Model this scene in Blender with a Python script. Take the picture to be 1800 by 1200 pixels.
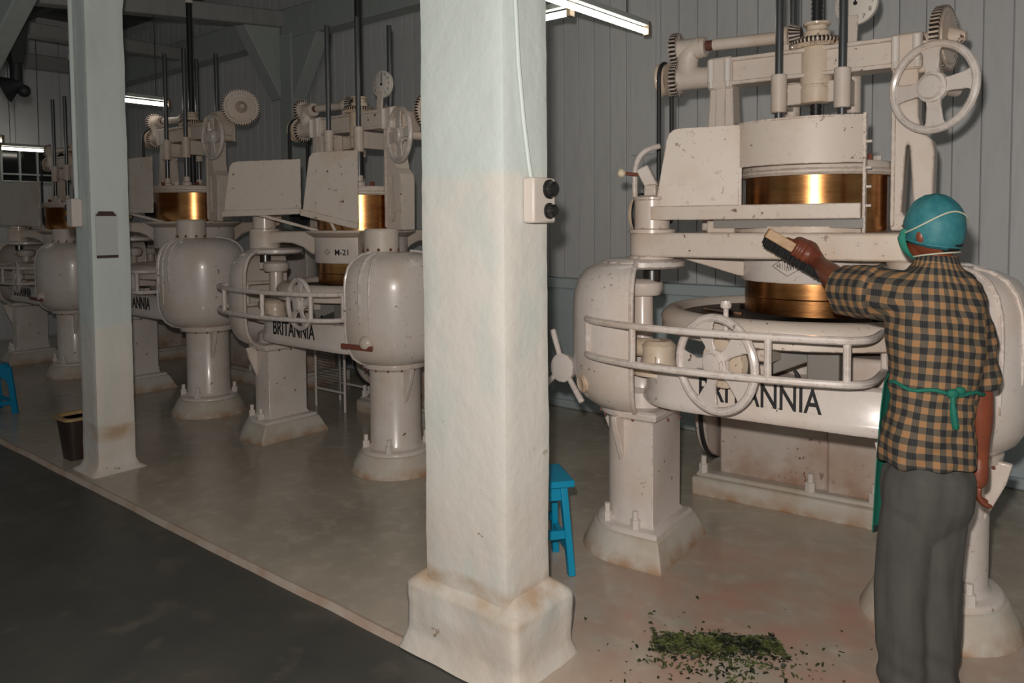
import bpy, bmesh, math, random
from math import sin, cos, pi, radians, sqrt
from mathutils import Vector, Matrix, noise

random.seed(7)
for o in list(bpy.data.objects):
    bpy.data.objects.remove(o)
SC = bpy.context.scene
COL = SC.collection

# ------------------------------------------------------------------ camera, light, exposure
# X runs along the row of machines, Y towards the boarded wall, Z up. Metres.
F_PX, PP_Y = 1350.0, 454.2
FW = Vector((-0.6344, 0.7716, -0.0471)).normalized()
RT = Vector((0.7726, 0.6348, -0.0070))
RT = (RT - FW * RT.dot(FW)).normalized()
UP = RT.cross(FW)
EYE = Vector((0, 0, 1.6))
cd = bpy.data.cameras.new('camera')
cd.sensor_width = 36.0
cd.lens = F_PX / 1800 * 36
cd.shift_y = (PP_Y - 600) / 1800
cd.clip_start = 0.02
cam = bpy.data.objects.new('camera', cd)
COL.objects.link(cam)
cam.matrix_world = Matrix(((RT.x, UP.x, -FW.x, EYE.x), (RT.y, UP.y, -FW.y, EYE.y), (RT.z, UP.z, -FW.z, EYE.z), (0, 0, 0, 1)))
SC.camera = cam

W = bpy.data.worlds.new('world')
SC.world = W
W.use_nodes = True
W.node_tree.nodes['Background'].inputs[0].default_value = (0.66, 0.70, 0.70, 1)
W.node_tree.nodes['Background'].inputs[1].default_value = 0.22

fl = bpy.data.lights.new('camera_flash_offscreen', 'POINT')          # the photographer's flash gun, up and left of the lens
fl.energy = 300
fl.color = (1.0, 0.93, 0.86)
fl.shadow_soft_size = 0.03
flo = bpy.data.objects.new('camera_flash_offscreen', fl)
COL.objects.link(flo)
flo.location = EYE + RT * -0.05 + UP * 0.16 + FW * 0.02

SC.view_settings.view_transform = 'Standard'
SC.view_settings.look = 'None'
SC.view_settings.gamma = 1
SC.view_settings.exposure = 0.08
SC.view_settings.use_curve_mapping = False

# ------------------------------------------------------------------ materials
MATS = {}


def lin(c):
    return tuple(((v / 255) / 12.92 if v / 255 <= 0.04045 else ((v / 255 + 0.055) / 1.055) ** 2.4) for v in c)


def mat(name, col, rough=0.5, metal=0.0, coat=0.0, spec=0.5, emit=None, alpha=None):
    m = bpy.data.materials.new(name)
    m.use_nodes = True
    b = m.node_tree.nodes['Principled BSDF']
    b.inputs['Base Color'].default_value = (*col, 1)
    b.inputs['Roughness'].default_value = rough
    b.inputs['Metallic'].default_value = metal
    b.inputs['Coat Weight'].default_value = coat
    b.inputs['Coat Roughness'].default_value = 0.12
    b.inputs['Specular IOR Level'].default_value = spec
    if emit:
        b.inputs['Emission Color'].default_value = (*emit[0], 1)
        b.inputs['Emission Strength'].default_value = emit[1]
    MATS[name] = m
    return m


class N:
    """small node helper on one material"""
    def __init__(s, m):
        s.t = m.node_tree
        s.b = s.t.nodes['Principled BSDF']
        s.co = s.t.nodes.new('ShaderNodeTexCoord')

    def new(s, kind, **kw):
        n = s.t.nodes.new(kind)
        for k, v in kw.items():
            setattr(n, k, v)
        return n

    def link(s, a, b):
        s.t.links.new(a, b)

    def noise(s, scale, detail=3.0, rough=0.55, src='Object', sc=None):
        n = s.new('ShaderNodeTexNoise')
        n.inputs['Scale'].default_value = scale
        n.inputs['Detail'].default_value = detail
        n.inputs['Roughness'].default_value = rough
        if sc:
            mp = s.new('ShaderNodeMapping')
            mp.inputs['Scale'].default_value = sc
            s.link(s.co.outputs[src], mp.inputs[0])
            s.link(mp.outputs[0], n.inputs[0])
        else:
            s.link(s.co.outputs[src], n.inputs[0])
        return n.outputs[0]

    def ramp(s, fac, a, b):
        n = s.new('ShaderNodeMapRange')
        n.inputs[1].default_value = a
        n.inputs[2].default_value = b
        s.link(fac, n.inputs[0])
        return n.outputs[0]

    def mix(s, fac, a, b):
        n = s.new('ShaderNodeMix', data_type='RGBA')
        for i, v in ((6, a), (7, b)):
            if isinstance(v, tuple):
                n.inputs[i].default_value = (*v, 1)
            else:
                s.link(v, n.inputs[i])
        if isinstance(fac, float):
            n.inputs[0].default_value = fac
        else:
            s.link(fac, n.inputs[0])
        return n.outputs[2]

    def math(s, op, a, b):
        n = s.new('ShaderNodeMath', operation=op)
        for i, v in enumerate((a, b)):
            if isinstance(v, (int, float)):
                n.inputs[i].default_value = v
            else:
                s.link(v, n.inputs[i])
        return n.outputs[0]

    def sep(s, src='Object'):
        n = s.new('ShaderNodeSeparateXYZ')
        s.link(s.co.outputs[src], n.inputs[0])
        return n.outputs

    def bump(s, fac, strength, dist=0.01):
        n = s.new('ShaderNodeBump')
        n.inputs['Strength'].default_value = strength
        n.inputs['Distance'].default_value = dist
        s.link(fac, n.inputs['Height'])
        s.link(n.outputs[0], s.b.inputs['Normal'])

    def col(s, c):
        s.link(c, s.b.inputs['Base Color'])

    def rough(s, f):
        s.link(f, s.b.inputs['Roughness'])


def white_paint(name, base, dirt, rust_at, rough=0.30, edge_at=0.50, gloss=0.2):
    m = mat(name, base, rough, coat=gloss)
    n = N(m)
    c = n.mix(n.ramp(n.noise(2.3, 4), 0.50, 0.80), base, dirt)
    c = n.mix(n.ramp(n.noise(38, 2), 0.60, 0.75), c, tuple(v * 0.86 for v in base))
    big = n.ramp(n.noise(3.7, 3), 0.50, 0.62)
    spk = n.ramp(n.noise(26, 5, 0.65), rust_at, rust_at + 0.02)
    c = n.mix(n.math('MULTIPLY', big, spk), c, (0.11, 0.035, 0.018))
    bv = n.new('ShaderNodeBevel', samples=3)
    bv.inputs[0].default_value = 0.009
    ge = n.new('ShaderNodeNewGeometry')
    dt = n.new('ShaderNodeVectorMath', operation='DOT_PRODUCT')
    n.link(bv.outputs[0], dt.inputs[0])
    n.link(ge.outputs['Normal'], dt.inputs[1])
    edge = n.ramp(dt.outputs['Value'], 0.97, 0.86)
    chips = n.ramp(n.noise(21, 5, 0.7), edge_at, edge_at + 0.04)
    c = n.mix(n.math('MULTIPLY', edge, chips), c, (0.13, 0.045, 0.022))
    if name == 'grubby_paint':
        rusty = n.math('MULTIPLY', n.ramp(n.sep()[2], 0.40, 0.13), n.ramp(n.noise(5, 5, 0.6), 0.40, 0.66))
        c = n.mix(n.math('MULTIPLY', rusty, 0.75), c, (0.27, 0.115, 0.05))
    n.col(c)
    n.bump(n.noise(14, 3), 0.06, 0.01)
    return m


white_paint('white_enamel', (0.665, 0.595, 0.55), (0.57, 0.45, 0.35), 0.635)
white_paint('white_plate', (0.61, 0.53, 0.46), (0.50, 0.34, 0.22), 0.630, 0.48, 0.47, 0.0)
white_paint('cream_casting', (0.66, 0.54, 0.42), (0.52, 0.33, 0.20), 0.64, 0.45)
white_paint('grubby_paint', (0.55, 0.48, 0.43), (0.42, 0.27, 0.18), 0.60, 0.5)

m = mat('brass', (0.62, 0.33, 0.11), 0.24, 1.0)
n = N(m)
c = n.mix(n.ramp(n.noise(5, 4, 0.6, sc=(1, 1, 4)), 0.35, 0.75), (0.56, 0.27, 0.10), (0.30, 0.135, 0.05))
n.col(c)
n.rough(n.math('ADD', n.math('MULTIPLY', n.noise(30, 3, 0.5, sc=(1, 1, 12)), 0.12), 0.20))

m = mat('tray_metal', (0.05, 0.03, 0.02), 0.38, 0.6)
n = N(m)
n.col(n.mix(n.ramp(n.noise(4, 4), 0.4, 0.75), (0.03, 0.022, 0.018), (0.16, 0.07, 0.03)))
mat('black_iron', (0.018, 0.018, 0.02), 0.42, 0.2)
mat('belt_rubber', (0.014, 0.014, 0.016), 0.6)
mat('belt_red', (0.22, 0.03, 0.02), 0.6)
mat('rod_steel', (0.16, 0.16, 0.155), 0.28, 0.9)
mat('dark_steel', (0.13, 0.135, 0.14), 0.33, 0.8)
mat('grey_casting', (0.23, 0.215, 0.195), 0.5)
mat('shaft_brown', (0.12, 0.045, 0.03), 0.45)
mat('black_paint', (0.012, 0.012, 0.013), 0.5)
mat('stencil_grey', (0.10, 0.085, 0.075), 0.6)
mat('dial_face', (0.66, 0.61, 0.55), 0.5)
mat('dial_print', (0.20, 0.15, 0.12), 0.6)
mat('bolt_paint', (0.68, 0.62, 0.57), 0.4, coat=0.2)
mat('ivory_knob', (0.72, 0.62, 0.44), 0.35)
mat('grease', (0.045, 0.035, 0.028), 0.55)
mat('wood_brown', (0.17, 0.05, 0.03), 0.5)

m = mat('concrete_foot', (0.5, 0.45, 0.4), 0.6)
n = N(m)
c = n.mix(n.ramp(n.noise(6, 5), 0.42, 0.72), (0.55, 0.51, 0.45), (0.47, 0.38, 0.29))
z = n.sep()[2]
low = n.math('MULTIPLY', n.ramp(z, 0.07, 0.0), n.ramp(n.noise(9, 4), 0.35, 0.65))
c = n.mix(low, c, (0.36, 0.19, 0.09))
n.col(c)
n.bump(n.noise(18, 5), 0.25, 0.01)


def plaster(name, up, low, split):
    m = mat(name, up, 0.72)
    n = N(m)
    z = n.math('ADD', n.sep()[2], n.math('MULTIPLY', n.math('SUBTRACT', n.noise(3, 4), 0.5), 0.12))
    c = n.mix(n.ramp(z, split - 0.02, split + 0.03), low, up)
    c = n.mix(n.ramp(n.noise(2.1, 4, sc=(3, 3, 1)), 0.45, 0.8), c, tuple(v * 0.88 for v in up))
    rub = n.math('MULTIPLY', n.ramp(z, 0.75, 0.22), n.ramp(n.noise(4, 4), 0.30, 0.62))
    c = n.mix(n.math('MULTIPLY', rub, 0.7), c, (0.58, 0.48, 0.40))
    dust = n.math('MULTIPLY', n.math('MULTIPLY', n.ramp(z, 0.32, 0.29), n.ramp(z, 0.19, 0.25)), n.ramp(n.noise(5, 4), 0.30, 0.55))
    c = n.mix(n.math('MULTIPLY', dust, 0.9), c, (0.42, 0.29, 0.18))
    chip = n.math('MULTIPLY', n.ramp(n.noise(11, 4, 0.6), 0.70, 0.72), n.ramp(z, 1.1, 0.5))
    c = n.mix(chip, c, (0.33, 0.24, 0.17))
    n.col(c)
    n.bump(n.noise(13, 5), 0.25, 0.02)
    return m


plaster('pillar_plaster', (0.565, 0.62, 0.595), (0.635, 0.61, 0.56), 1.76)
plaster('pillar_plaster_far', (0.565, 0.62, 0.595), (0.635, 0.61, 0.56), 0.95)


def boards(name, a, b):
    m = mat(name, a, 0.55)
    n = N(m)
    oi = n.new('ShaderNodeObjectInfo')
    c = n.mix(oi.outputs['Random'], a, b)
    c = n.mix(n.ramp(n.noise(2.5, 5, sc=(6, 6, 1)), 0.5, 0.85), c, tuple(v * 0.85 for v in a))
    n.col(c)
    n.bump(n.noise(8, 4, sc=(5, 5, 0.6)), 0.12, 0.01)
    return m


boards('wall_board', (0.515, 0.52, 0.525), (0.555, 0.56, 0.565))
boards('roof_board', (0.11, 0.115, 0.11), (0.17, 0.175, 0.165))
boards('beam_paint', (0.36, 0.40, 0.385), (0.40, 0.44, 0.425))
boards('beam_grey', (0.30, 0.30, 0.29), (0.34, 0.34, 0.33))
m = mat('wall_plaster', (0.42, 0.49, 0.51), 0.7)
n = N(m)
n.col(n.mix(n.ramp(n.noise(1.7, 5), 0.4, 0.8), (0.43, 0.50, 0.52), (0.36, 0.41, 0.42)))
n.bump(n.noise(9, 5), 0.2, 0.02)

# polished cement floor with pink stains where the leaf juice runs
m = mat('cement_floor', (0.3, 0.28, 0.25), 0.33)
n = N(m)
x, y, z = n.sep()
c = n.mix(n.ramp(n.noise(1.3, 6, 0.6), 0.32, 0.72), (0.50, 0.435, 0.355), (0.33, 0.295, 0.24))
c = n.mix(n.ramp(n.noise(9, 5), 0.5, 0.75), c, (0.53, 0.465, 0.385))
dx = n.math('POWER', n.math('DIVIDE', n.math('ADD', x, 1.15), 1.05), 2)
dy = n.math('POWER', n.math('DIVIDE', n.math('SUBTRACT', y, 2.95), 0.95), 2)
rad = n.ramp(n.math('ADD', dx, dy), 1.4, 0.0)
pink = n.math('MULTIPLY', rad, n.ramp(n.noise(4.2, 5, 0.6), 0.36, 0.62))
c = n.mix(n.math('MULTIPLY', pink, 0.85), c, (0.47, 0.275, 0.21))
n.col(c)
n.rough(n.math('ADD', n.math('MULTIPLY', n.noise(5, 5), 0.20), 0.11))
n.bump(n.noise(16, 4), 0.05, 0.01)
m = mat('aisle_floor', (0.06, 0.06, 0.055), 0.5)
n = N(m)
c = n.mix(n.ramp(n.noise(1.6, 6, 0.6), 0.35, 0.7), (0.052, 0.053, 0.048), (0.080, 0.077, 0.067))
c = n.mix(n.ramp(n.noise(5.5, 5), 0.56, 0.72), c, (0.105, 0.09, 0.075))
n.col(c)
n.rough(n.math('ADD', n.math('MULTIPLY', n.noise(6, 4), 0.25), 0.34))
n.bump(n.noise(30, 5), 0.15, 0.01)
m = mat('curb_cement', (0.5, 0.42, 0.36), 0.7)
n = N(m)
n.col(n.mix(n.ramp(n.noise(7, 5), 0.4, 0.7), (0.46, 0.39, 0.33), (0.38, 0.26, 0.19)))

mat('tube_glow', (1, 1, 1), 0.4, emit=((1.0, 0.93, 0.80), 8.0))
mat('tin_batten', (0.40, 0.42, 0.40), 0.5)
mat('lamp_end', (0.20, 0.15, 0.10), 0.5)
m = mat('glass_dark', (0.010, 0.012, 0.012), 0.12)
mat('blue_plastic', (0.0, 0.20, 0.38), 0.35)
mat('blue_wood', (0.0, 0.27, 0.46), 0.4)
mat('bin_brown', (0.035, 0.020, 0.016), 0.45)
mat('bin_rim', (0.36, 0.24, 0.11), 0.5)
mat('switch_cream', (0.56, 0.50, 0.45), 0.45)
mat('bakelite', (0.012, 0.011, 0.011), 0.22)
mat('conduit', (0.55, 0.60, 0.58), 0.5)
mat('paper', (0.46, 0.48, 0.47), 0.8)
mat('tape_brown', (0.055, 0.028, 0.020), 0.5)
mat('hang_black', (0.012, 0.014, 0.016), 0.6)
# tea leaves
m = mat('tea_leaf', (0.06, 0.08, 0.02), 0.6)
n = N(m)
c = n.mix(n.ramp(n.noise(23, 2), 0.42, 0.6), (0.012, 0.016, 0.006), (0.085, 0.10, 0.028))
n.col(c)
# person
m = mat('skin', (0.19, 0.048, 0.022), 0.42)
n = N(m)
n.col(n.mix(n.ramp(n.noise(9, 4), 0.35, 0.7), (0.20, 0.050, 0.022), (0.13, 0.034, 0.018)))
m = mat('trouser_cloth', (0.115, 0.112, 0.105), 0.85)
n = N(m)
n.col(n.mix(n.ramp(n.noise(5, 4, sc=(3, 3, 1)), 0.35, 0.7), (0.072, 0.069, 0.062), (0.052, 0.050, 0.046)))
n.bump(n.noise(160, 2), 0.15, 0.003)
mat('apron_green', (0.003, 0.125, 0.085), 0.75)
mat('apron_hem', (0.02, 0.025, 0.022), 0.8)
m = mat('hair_net', (0.02, 0.27, 0.34), 0.6)
n = N(m)
n.col(n.mix(n.ramp(n.noise(14, 5, 0.65), 0.35, 0.7), (0.010, 0.125, 0.155), (0.045, 0.20, 0.215)))
n.bump(n.noise(30, 5, 0.6, sc=(1, 1, 0.4)), 0.5, 0.006)
mat('mask_green', (0.04, 0.33, 0.24), 0.7)
mat('elastic', (0.45, 0.46, 0.36), 0.7)
mat('shoe', (0.03, 0.025, 0.02), 0.6)
mat('hair', (0.010, 0.008, 0.007), 0.6)
mat('bristle', (0.012, 0.012, 0.012), 0.7)
m = mat('brush_wood', (0.42, 0.25, 0.13), 0.5)
n = N(m)
n.col(n.mix(n.ramp(n.noise(12, 4, sc=(1, 8, 8)), 0.4, 0.7), (0.45, 0.28, 0.15), (0.34, 0.19, 0.09)))

m = mat('plaid_cloth', (0.2, 0.15, 0.1), 0.85)
n = N(m)
at = n.new('ShaderNodeAttribute', attribute_name='cloth')
sp_ = n.new('ShaderNodeSeparateXYZ')
n.link(at.outputs['Vector'], sp_.inputs[0])
x, z = sp_.outputs[0], sp_.outputs[1]


def stripe(coord, period, phase):
    f = n.math('FRACT', n.math('ADD', n.math('DIVIDE', coord, period), phase), 0.0)
    a = n.math('ABSOLUTE', n.math('SUBTRACT', f, 0.5), 0.0)
    return n.ramp(a, 0.245, 0.265)


wob = n.math('MULTIPLY', n.math('SUBTRACT', n.noise(7, 2), 0.5), 0.012)
sx = stripe(n.math('ADD', x, wob), 0.042, 0.15)
sz = stripe(n.math('ADD', z, wob), 0.042, 0.4)
tan, nav, mid = (0.30, 0.155, 0.065), (0.010, 0.011, 0.014), (0.088, 0.068, 0.046)
ra = n.mix(sx, nav, mid)
rb = n.mix(sx, mid, tan)
c = n.mix(sz, ra, rb)
# fine over-check
fx = n.math('FRACT', n.math('DIVIDE', x, 0.0053), 0.0)
c = n.mix(n.math('MULTIPLY', n.ramp(fx, 0.6, 0.7), 0.22), c, (0.11, 0.10, 0.075))
n.col(c)
n.bump(n.noise(120, 2), 0.15, 0.003)

# ------------------------------------------------------------------ mesh helpers
UPV = Vector((0, 0, 1))


def V(*a):
    return Vector(a)


def frame(axis):
    a = Vector(axis).normalized()
    t = Vector((1, 0, 0)) if abs(a.z) > 0.9 else UPV
    u = t.cross(a).normalized()
    return u, a.cross(u), a


class MB:
    def __init__(s):
        s.v, s.f = [], []

    def add(s, vs, fs, M=None):
        k = len(s.v)
        s.v += [tuple(M @ Vector(p)) if M else tuple(p) for p in vs]
        s.f += [tuple(i + k for i in f) for f in fs]
        return s

    def box(s, x0, x1, y0, y1, z0, z1, M=None):
        vs = [(x, y, z) for z in (z0, z1) for y in (y0, y1) for x in (x0, x1)]
        return s.add(vs, [(0, 2, 3, 1), (4, 5, 7, 6), (0, 1, 5, 4), (2, 6, 7, 3), (0, 4, 6, 2), (1, 3, 7, 5)], M)

    def bar(s, a, b, w, h, up=None):
        """rectangular bar from a to b; w across, h along up"""
        a, b = Vector(a), Vector(b)
        d = (b - a).normalized()
        u = Vector(up) if up else UPV
        r = d.cross(u)
        if r.length < 1e-4:
            r = Vector((1, 0, 0))
        r.normalize()
        u = r.cross(d)
        vs = [p + r * sx * w / 2 + u * sz * h / 2 for p in (a, b) for sz in (-1, 1) for sx in (-1, 1)]
        return s.add(vs, [(0, 2, 3, 1), (4, 5, 7, 6), (0, 1, 5, 4), (2, 6, 7, 3), (0, 4, 6, 2), (1, 3, 7, 5)])

    def cyl(s, a, b, r, r2=None, seg=24):
        return s.rings([(a, r), (b, r if r2 is None else r2)], seg)

    def rings(s, prs, seg=24):
        """stack of circles along one straight axis: [(centre, radius), ...]"""
        a, b = Vector(prs[0][0]), Vector(prs[-1][0])
        u, w, _ = frame(b - a)
        vs, fs = [], []
        for c, r in prs:
            c = Vector(c)
            vs += [c + (u * cos(t) + w * sin(t)) * r for t in [2 * pi * i / seg for i in range(seg)]]
        for k in range(len(prs) - 1):
            for i in range(seg):
                j = (i + 1) % seg
                fs.append((k * seg + i, k * seg + j, (k + 1) * seg + j, (k + 1) * seg + i))
        fs.append(tuple(range(seg - 1, -1, -1)))
        fs.append(tuple((len(prs) - 1) * seg + i for i in range(seg)))
        return s.add(vs, fs)

    def tube(s, pts, r, seg=10, closed=False):
        pts = [Vector(p) for p in pts]
        n_ = len(pts)
        rs = r if isinstance(r, (list, tuple)) else [r] * n_
        vs, fs = [], []
        pu = None
        for i, p in enumerate(pts):
            if closed:
                d = (pts[(i + 1) % n_] - pts[i - 1]).normalized()
            else:
                d = (pts[min(i + 1, n_ - 1)] - pts[max(i - 1, 0)]).normalized()
            if pu is None:
                u = frame(d)[0]
            else:
                u = (pu - d * pu.dot(d)).normalized()
            pu = u
            w = d.cross(u)
            vs += [p + (u * cos(t) + w * sin(t)) * rs[i] for t in [2 * pi * k / seg for k in range(seg)]]
        m_ = n_ if closed else n_ - 1
        for i in range(m_):
            a, b = i * seg, ((i + 1) % n_) * seg
            for k in range(seg):
                j = (k + 1) % seg
                fs.append((a + k, a + j, b + j, b + k))
        if not closed:
            fs.append(tuple(range(seg - 1, -1, -1)))
            fs.append(tuple((n_ - 1) * seg + k for k in range(seg)))
        return s.add(vs, fs)

    def lathe(s, prof, c=(0, 0), a0=0.0, a1=2 * pi, seg=48):
        """closed profile [(r, z)...] turned about a vertical axis"""
        full = abs(a1 - a0 - 2 * pi) < 1e-6
        k = seg if full else seg + 1
        m_ = len(prof)
        vs, fs = [], []
        for i in range(k):
            t = a0 + (a1 - a0) * i / seg
            vs += [(c[0] + r * cos(t), c[1] + r * sin(t), z) for r, z in prof]
        for i in range(seg):
            a, b = i * m_, ((i + 1) % k) * m_
            for j in range(m_):
                q = (j + 1) % m_
                fs.append((a + j, b + j, b + q, a + q))
        if not full:
            fs.append(tuple(range(m_)))
            fs.append(tuple((k - 1) * m_ + j for j in range(m_ - 1, -1, -1)))
        return s.add(vs, fs)

    def prism(s, poly, o, u, w, depth):
        """polygon in the (u, w) plane at o, extruded by depth along u x w"""
        o, u, w = Vector(o), Vector(u), Vector(w)
        d = u.cross(w).normalized() * depth
        m_ = len(poly)
        vs = [o + u * a + w * b for a, b in poly] + [o + u * a + w * b + d for a, b in poly]
        fs = [tuple(range(m_ - 1, -1, -1)), tuple(range(m_, 2 * m_))]
        fs += [(i, (i + 1) % m_, m_ + (i + 1) % m_, m_ + i) for i in range(m_)]
        return s.add(vs, fs)

    def loft(s, loops, cap=True):
        m_ = len(loops[0])
        vs, fs = [], []
        for l in loops:
            vs += [tuple(p) for p in l]
        for k in range(len(loops) - 1):
            for i in range(m_):
                j = (i + 1) % m_
                fs.append((k * m_ + i, k * m_ + j, (k + 1) * m_ + j, (k + 1) * m_ + i))
        if cap:
            fs.append(tuple(range(m_ - 1, -1, -1)))
            fs.append(tuple((len(loops) - 1) * m_ + i for i in range(m_)))
        return s.add(vs, fs)

    def ball(s, c, r, seg=16, rings=10):
        c = Vector(c)
        rx, ry, rz = r if isinstance(r, (tuple, list)) else (r, r, r)
        vs = [c + V(0, 0, -rz)]
        for i in range(1, rings):
            t = -pi / 2 + pi * i / rings
            vs += [c + V(rx * cos(t) * cos(q), ry * cos(t) * sin(q), rz * sin(t)) for q in [2 * pi * k / seg for k in range(seg)]]
        vs.append(c + V(0, 0, rz))
        fs = []
        for k in range(seg):
            j = (k + 1) % seg
            fs.append((0, 1 + j, 1 + k))
            for i in range(rings - 2):
                a, b = 1 + i * seg, 1 + (i + 1) * seg
                fs.append((a + k, a + j, b + j, b + k))
            a = 1 + (rings - 2) * seg
            fs.append((a + k, a + j, len(vs) - 1))
        return s.add(vs, fs)

    def mesh(s, name, sharp=35):
        me = bpy.data.meshes.new(name)
        me.from_pydata(s.v, [], s.f)
        bm = bmesh.new()
        bm.from_mesh(me)
        bmesh.ops.recalc_face_normals(bm, faces=bm.faces)
        for e in bm.edges:
            e.smooth = len(e.link_faces) == 2 and e.calc_face_angle(0) < radians(sharp)
        for f in bm.faces:
            f.smooth = True
        bm.to_mesh(me)
        bm.free()
        return me

    def build(s, name, material, parent=None, bevel=0.0, sharp=35):
        me = s.mesh(name, sharp)
        me.materials.append(MATS[material])
        return put(name, me, parent, bevel)


def put(name, me, parent=None, bevel=0.0):
    o = bpy.data.objects.new(name, me)
    COL.objects.link(o)
    if parent:
        o.parent = parent
    if bevel:
        b = o.modifiers.new('bevel', 'BEVEL')
        b.width = bevel
        b.segments = 2
        b.limit_method = 'ANGLE'
        b.angle_limit = radians(38)
        b.harden_normals = False
    return o


def tag(o, label=None, cat=None, group=None, kind=None):
    for k, v in (('label', label), ('category', cat), ('group', group), ('kind', kind)):
        if v:
            o[k] = v
    return o


def empty(name, loc=(0, 0, 0), rz=0.0, sc=1.0):
    o = bpy.data.objects.new(name, None)
    COL.objects.link(o)
    o.location = loc
    o.rotation_euler = (0, 0, rz)
    o.scale = (sc, sc, sc)
    o.empty_display_size = 0.1
    return o


def text_mesh(body, size, sx=1.0, extrude=0.002, align='CENTER'):
    cu = bpy.data.curves.new('lettering', 'FONT')
    cu.body = body
    cu.size = size
    cu.extrude = extrude
    cu.align_x = align
    cu.align_y = 'CENTER'
    cu.resolution_u = 3
    cu.offset = size * 0.012
    o = bpy.data.objects.new('lettering_tmp', cu)
    COL.objects.link(o)
    bpy.context.view_layer.update()
    me = bpy.data.meshes.new_from_object(o.evaluated_get(bpy.context.evaluated_depsgraph_get()))
    bpy.data.objects.remove(o)
    for v in me.vertices:
        v.co.x *= sx
    return me


def gear_poly(r, depth, teeth):
    p = []
    for i in range(teeth):
        for fr, rr in ((0.0, r - depth), (0.28, r - depth), (0.40, r), (0.85, r)):
            t = 2 * pi * (i + fr) / teeth
            p.append((rr * cos(t), rr * sin(t)))
    return p


def dark_gaps(o, first, per=4):
    o.data.materials.append(MATS['grease'])
    for p in o.data.polygons:
        if p.index >= first and (p.index - first) % per != 2:
            p.material_index = 1
    return o


# ------------------------------------------------------------------ room shell
FLOOR_EDGE = 1.95
fb = MB()
fb.box(-13, 4, FLOOR_EDGE + 0.018, 5.6, -0.2, 0)
tag(fb.build('floor', 'cement_floor', bevel=0.0), 'polished grey cement floor with pink leaf stains under the machines', 'floor', kind='structure')
ab = MB()
ab.box(-13, 4, -4, FLOOR_EDGE + 0.03, -0.25, -0.025)
tag(ab.build('floor_aisle', 'aisle_floor'), 'dark worn cement aisle floor beside the pillars', 'floor', kind='structure')
cb = MB()
NE = 90
loops = []
for i in range(NE + 1):
    x = -13 + 17 * i / NE
    w = 0.012 * noise.noise((x * 2.1, 0, 3)) + 0.006 * noise.noise((x * 7, 1, 3))
    y0 = FLOOR_EDGE + w
    loops.append([V(x, y0 - 0.012, -0.03), V(x, y0, -0.003), V(x, y0 + 0.008, 0.002), V(x, y0 + 0.016, 0.001), V(x, y0 + 0.034, -0.002), V(x, y0 + 0.034, -0.05), V(x, y0, -0.05)])
cb.loft(loops)
tag(cb.build('trim_1', 'curb_cement'), 'pale rough cement kerb along the aisle edge', 'kerb', kind='structure')

WALL_Y = 5.42
wb = MB()
wb.box(-12.4, 3, WALL_Y + 0.02, WALL_Y + 0.2, -0.2, 4.6)
wall = tag(wb.build('wall_back', 'wall_board'), 'grey painted boarded wall behind the machines', 'wall', kind='structure')
bm_ = MB().box(-0.0755, 0.0755, -0.011, 0.011, 0, 3.35)
bme = bm_.mesh('board')
bme.materials.append(MATS['wall_board'])
k = 0
xx = -12.32
while xx < 2.9:
    o = put('board', bme, wall, 0.005)
    o.location = (xx, WALL_Y + 0.010 + random.uniform(-0.002, 0.002), 1.12)
    xx += 0.155
dado = MB().box(-12.4, 3, WALL_Y - 0.05, WALL_Y + 0.03, 0, 1.04)
tag(dado.build('dado', 'wall_plaster', wall), 'pale blue plastered lower wall', None)
led = MB().box(-12.4, 3, WALL_Y - 0.075, WALL_Y + 0.03, 1.03, 1.115)
tag(led.build('trim_2', 'wall_plaster', bevel=0.01), 'pale ledge where the boards meet the lower wall', 'ledge', kind='structure')
bb = MB().box(-12.4, 3, WALL_Y - 0.085, WALL_Y - 0.03, 0, 0.07)
tag(bb.build('baseboard_back', 'wall_plaster', bevel=0.015), 'rounded cement skirting at the foot of the wall', 'skirting', kind='structure')
hp = MB().box(-3.20, -2.98, WALL_Y - 0.018, WALL_Y + 0.002, 2.13, 4.4)
hp.build('panel', 'wall_board', wall, 0.004)

END_X = -12.25
eb = MB().box(END_X - 0.2, END_X - 0.02, -3, WALL_Y + 0.2, -0.2, 4.6)
wend = tag(eb.build('wall_end', 'wall_board'), 'boarded end wall with a barred window', 'wall', kind='structure')
bme2 = MB().box(-0.011, 0.011, -0.145, 0.145, 0, 4.5).mesh('board')
bme2.materials.append(MATS['wall_board'])
yy_ = -2.7
while yy_ < WALL_Y:
    o = put('board', bme2, wend, 0.006)
    o.location = (END_X - 0.01 + random.uniform(-0.003, 0.003), yy_, 0.02)
    yy_ += 0.296

# window in the end wall
win = empty('window_1', (END_X + 0.01, 4.18, 2.22))
tag(win, 'dark barred window in the end wall under the tube light', 'window', kind='structure')
for i in range(4):
    for j in range(2):
        y0, z0 = -0.42 + i * 0.225, 0.0 + (0.10 if j else 0.0)
        MB().box(0, 0.012, y0 + 0.012, y0 + 0.213, (0.012 if j == 0 else 0.112), (0.09 if j == 0 else 0.46)).build('pane', 'glass_dark', win)
for i in range(5):
    MB().box(0, 0.05, -0.42 + i * 0.225 - 0.012, -0.42 + i * 0.225 + 0.012, 0, 0.47).build('window_bar', 'beam_paint', win, 0.004)
for zz in (0.0, 0.10, 0.47):
    MB().box(0, 0.045, -0.43, 0.49, zz - 0.012, zz + 0.012).build('window_bar', 'beam_paint', win, 0.004)

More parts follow.
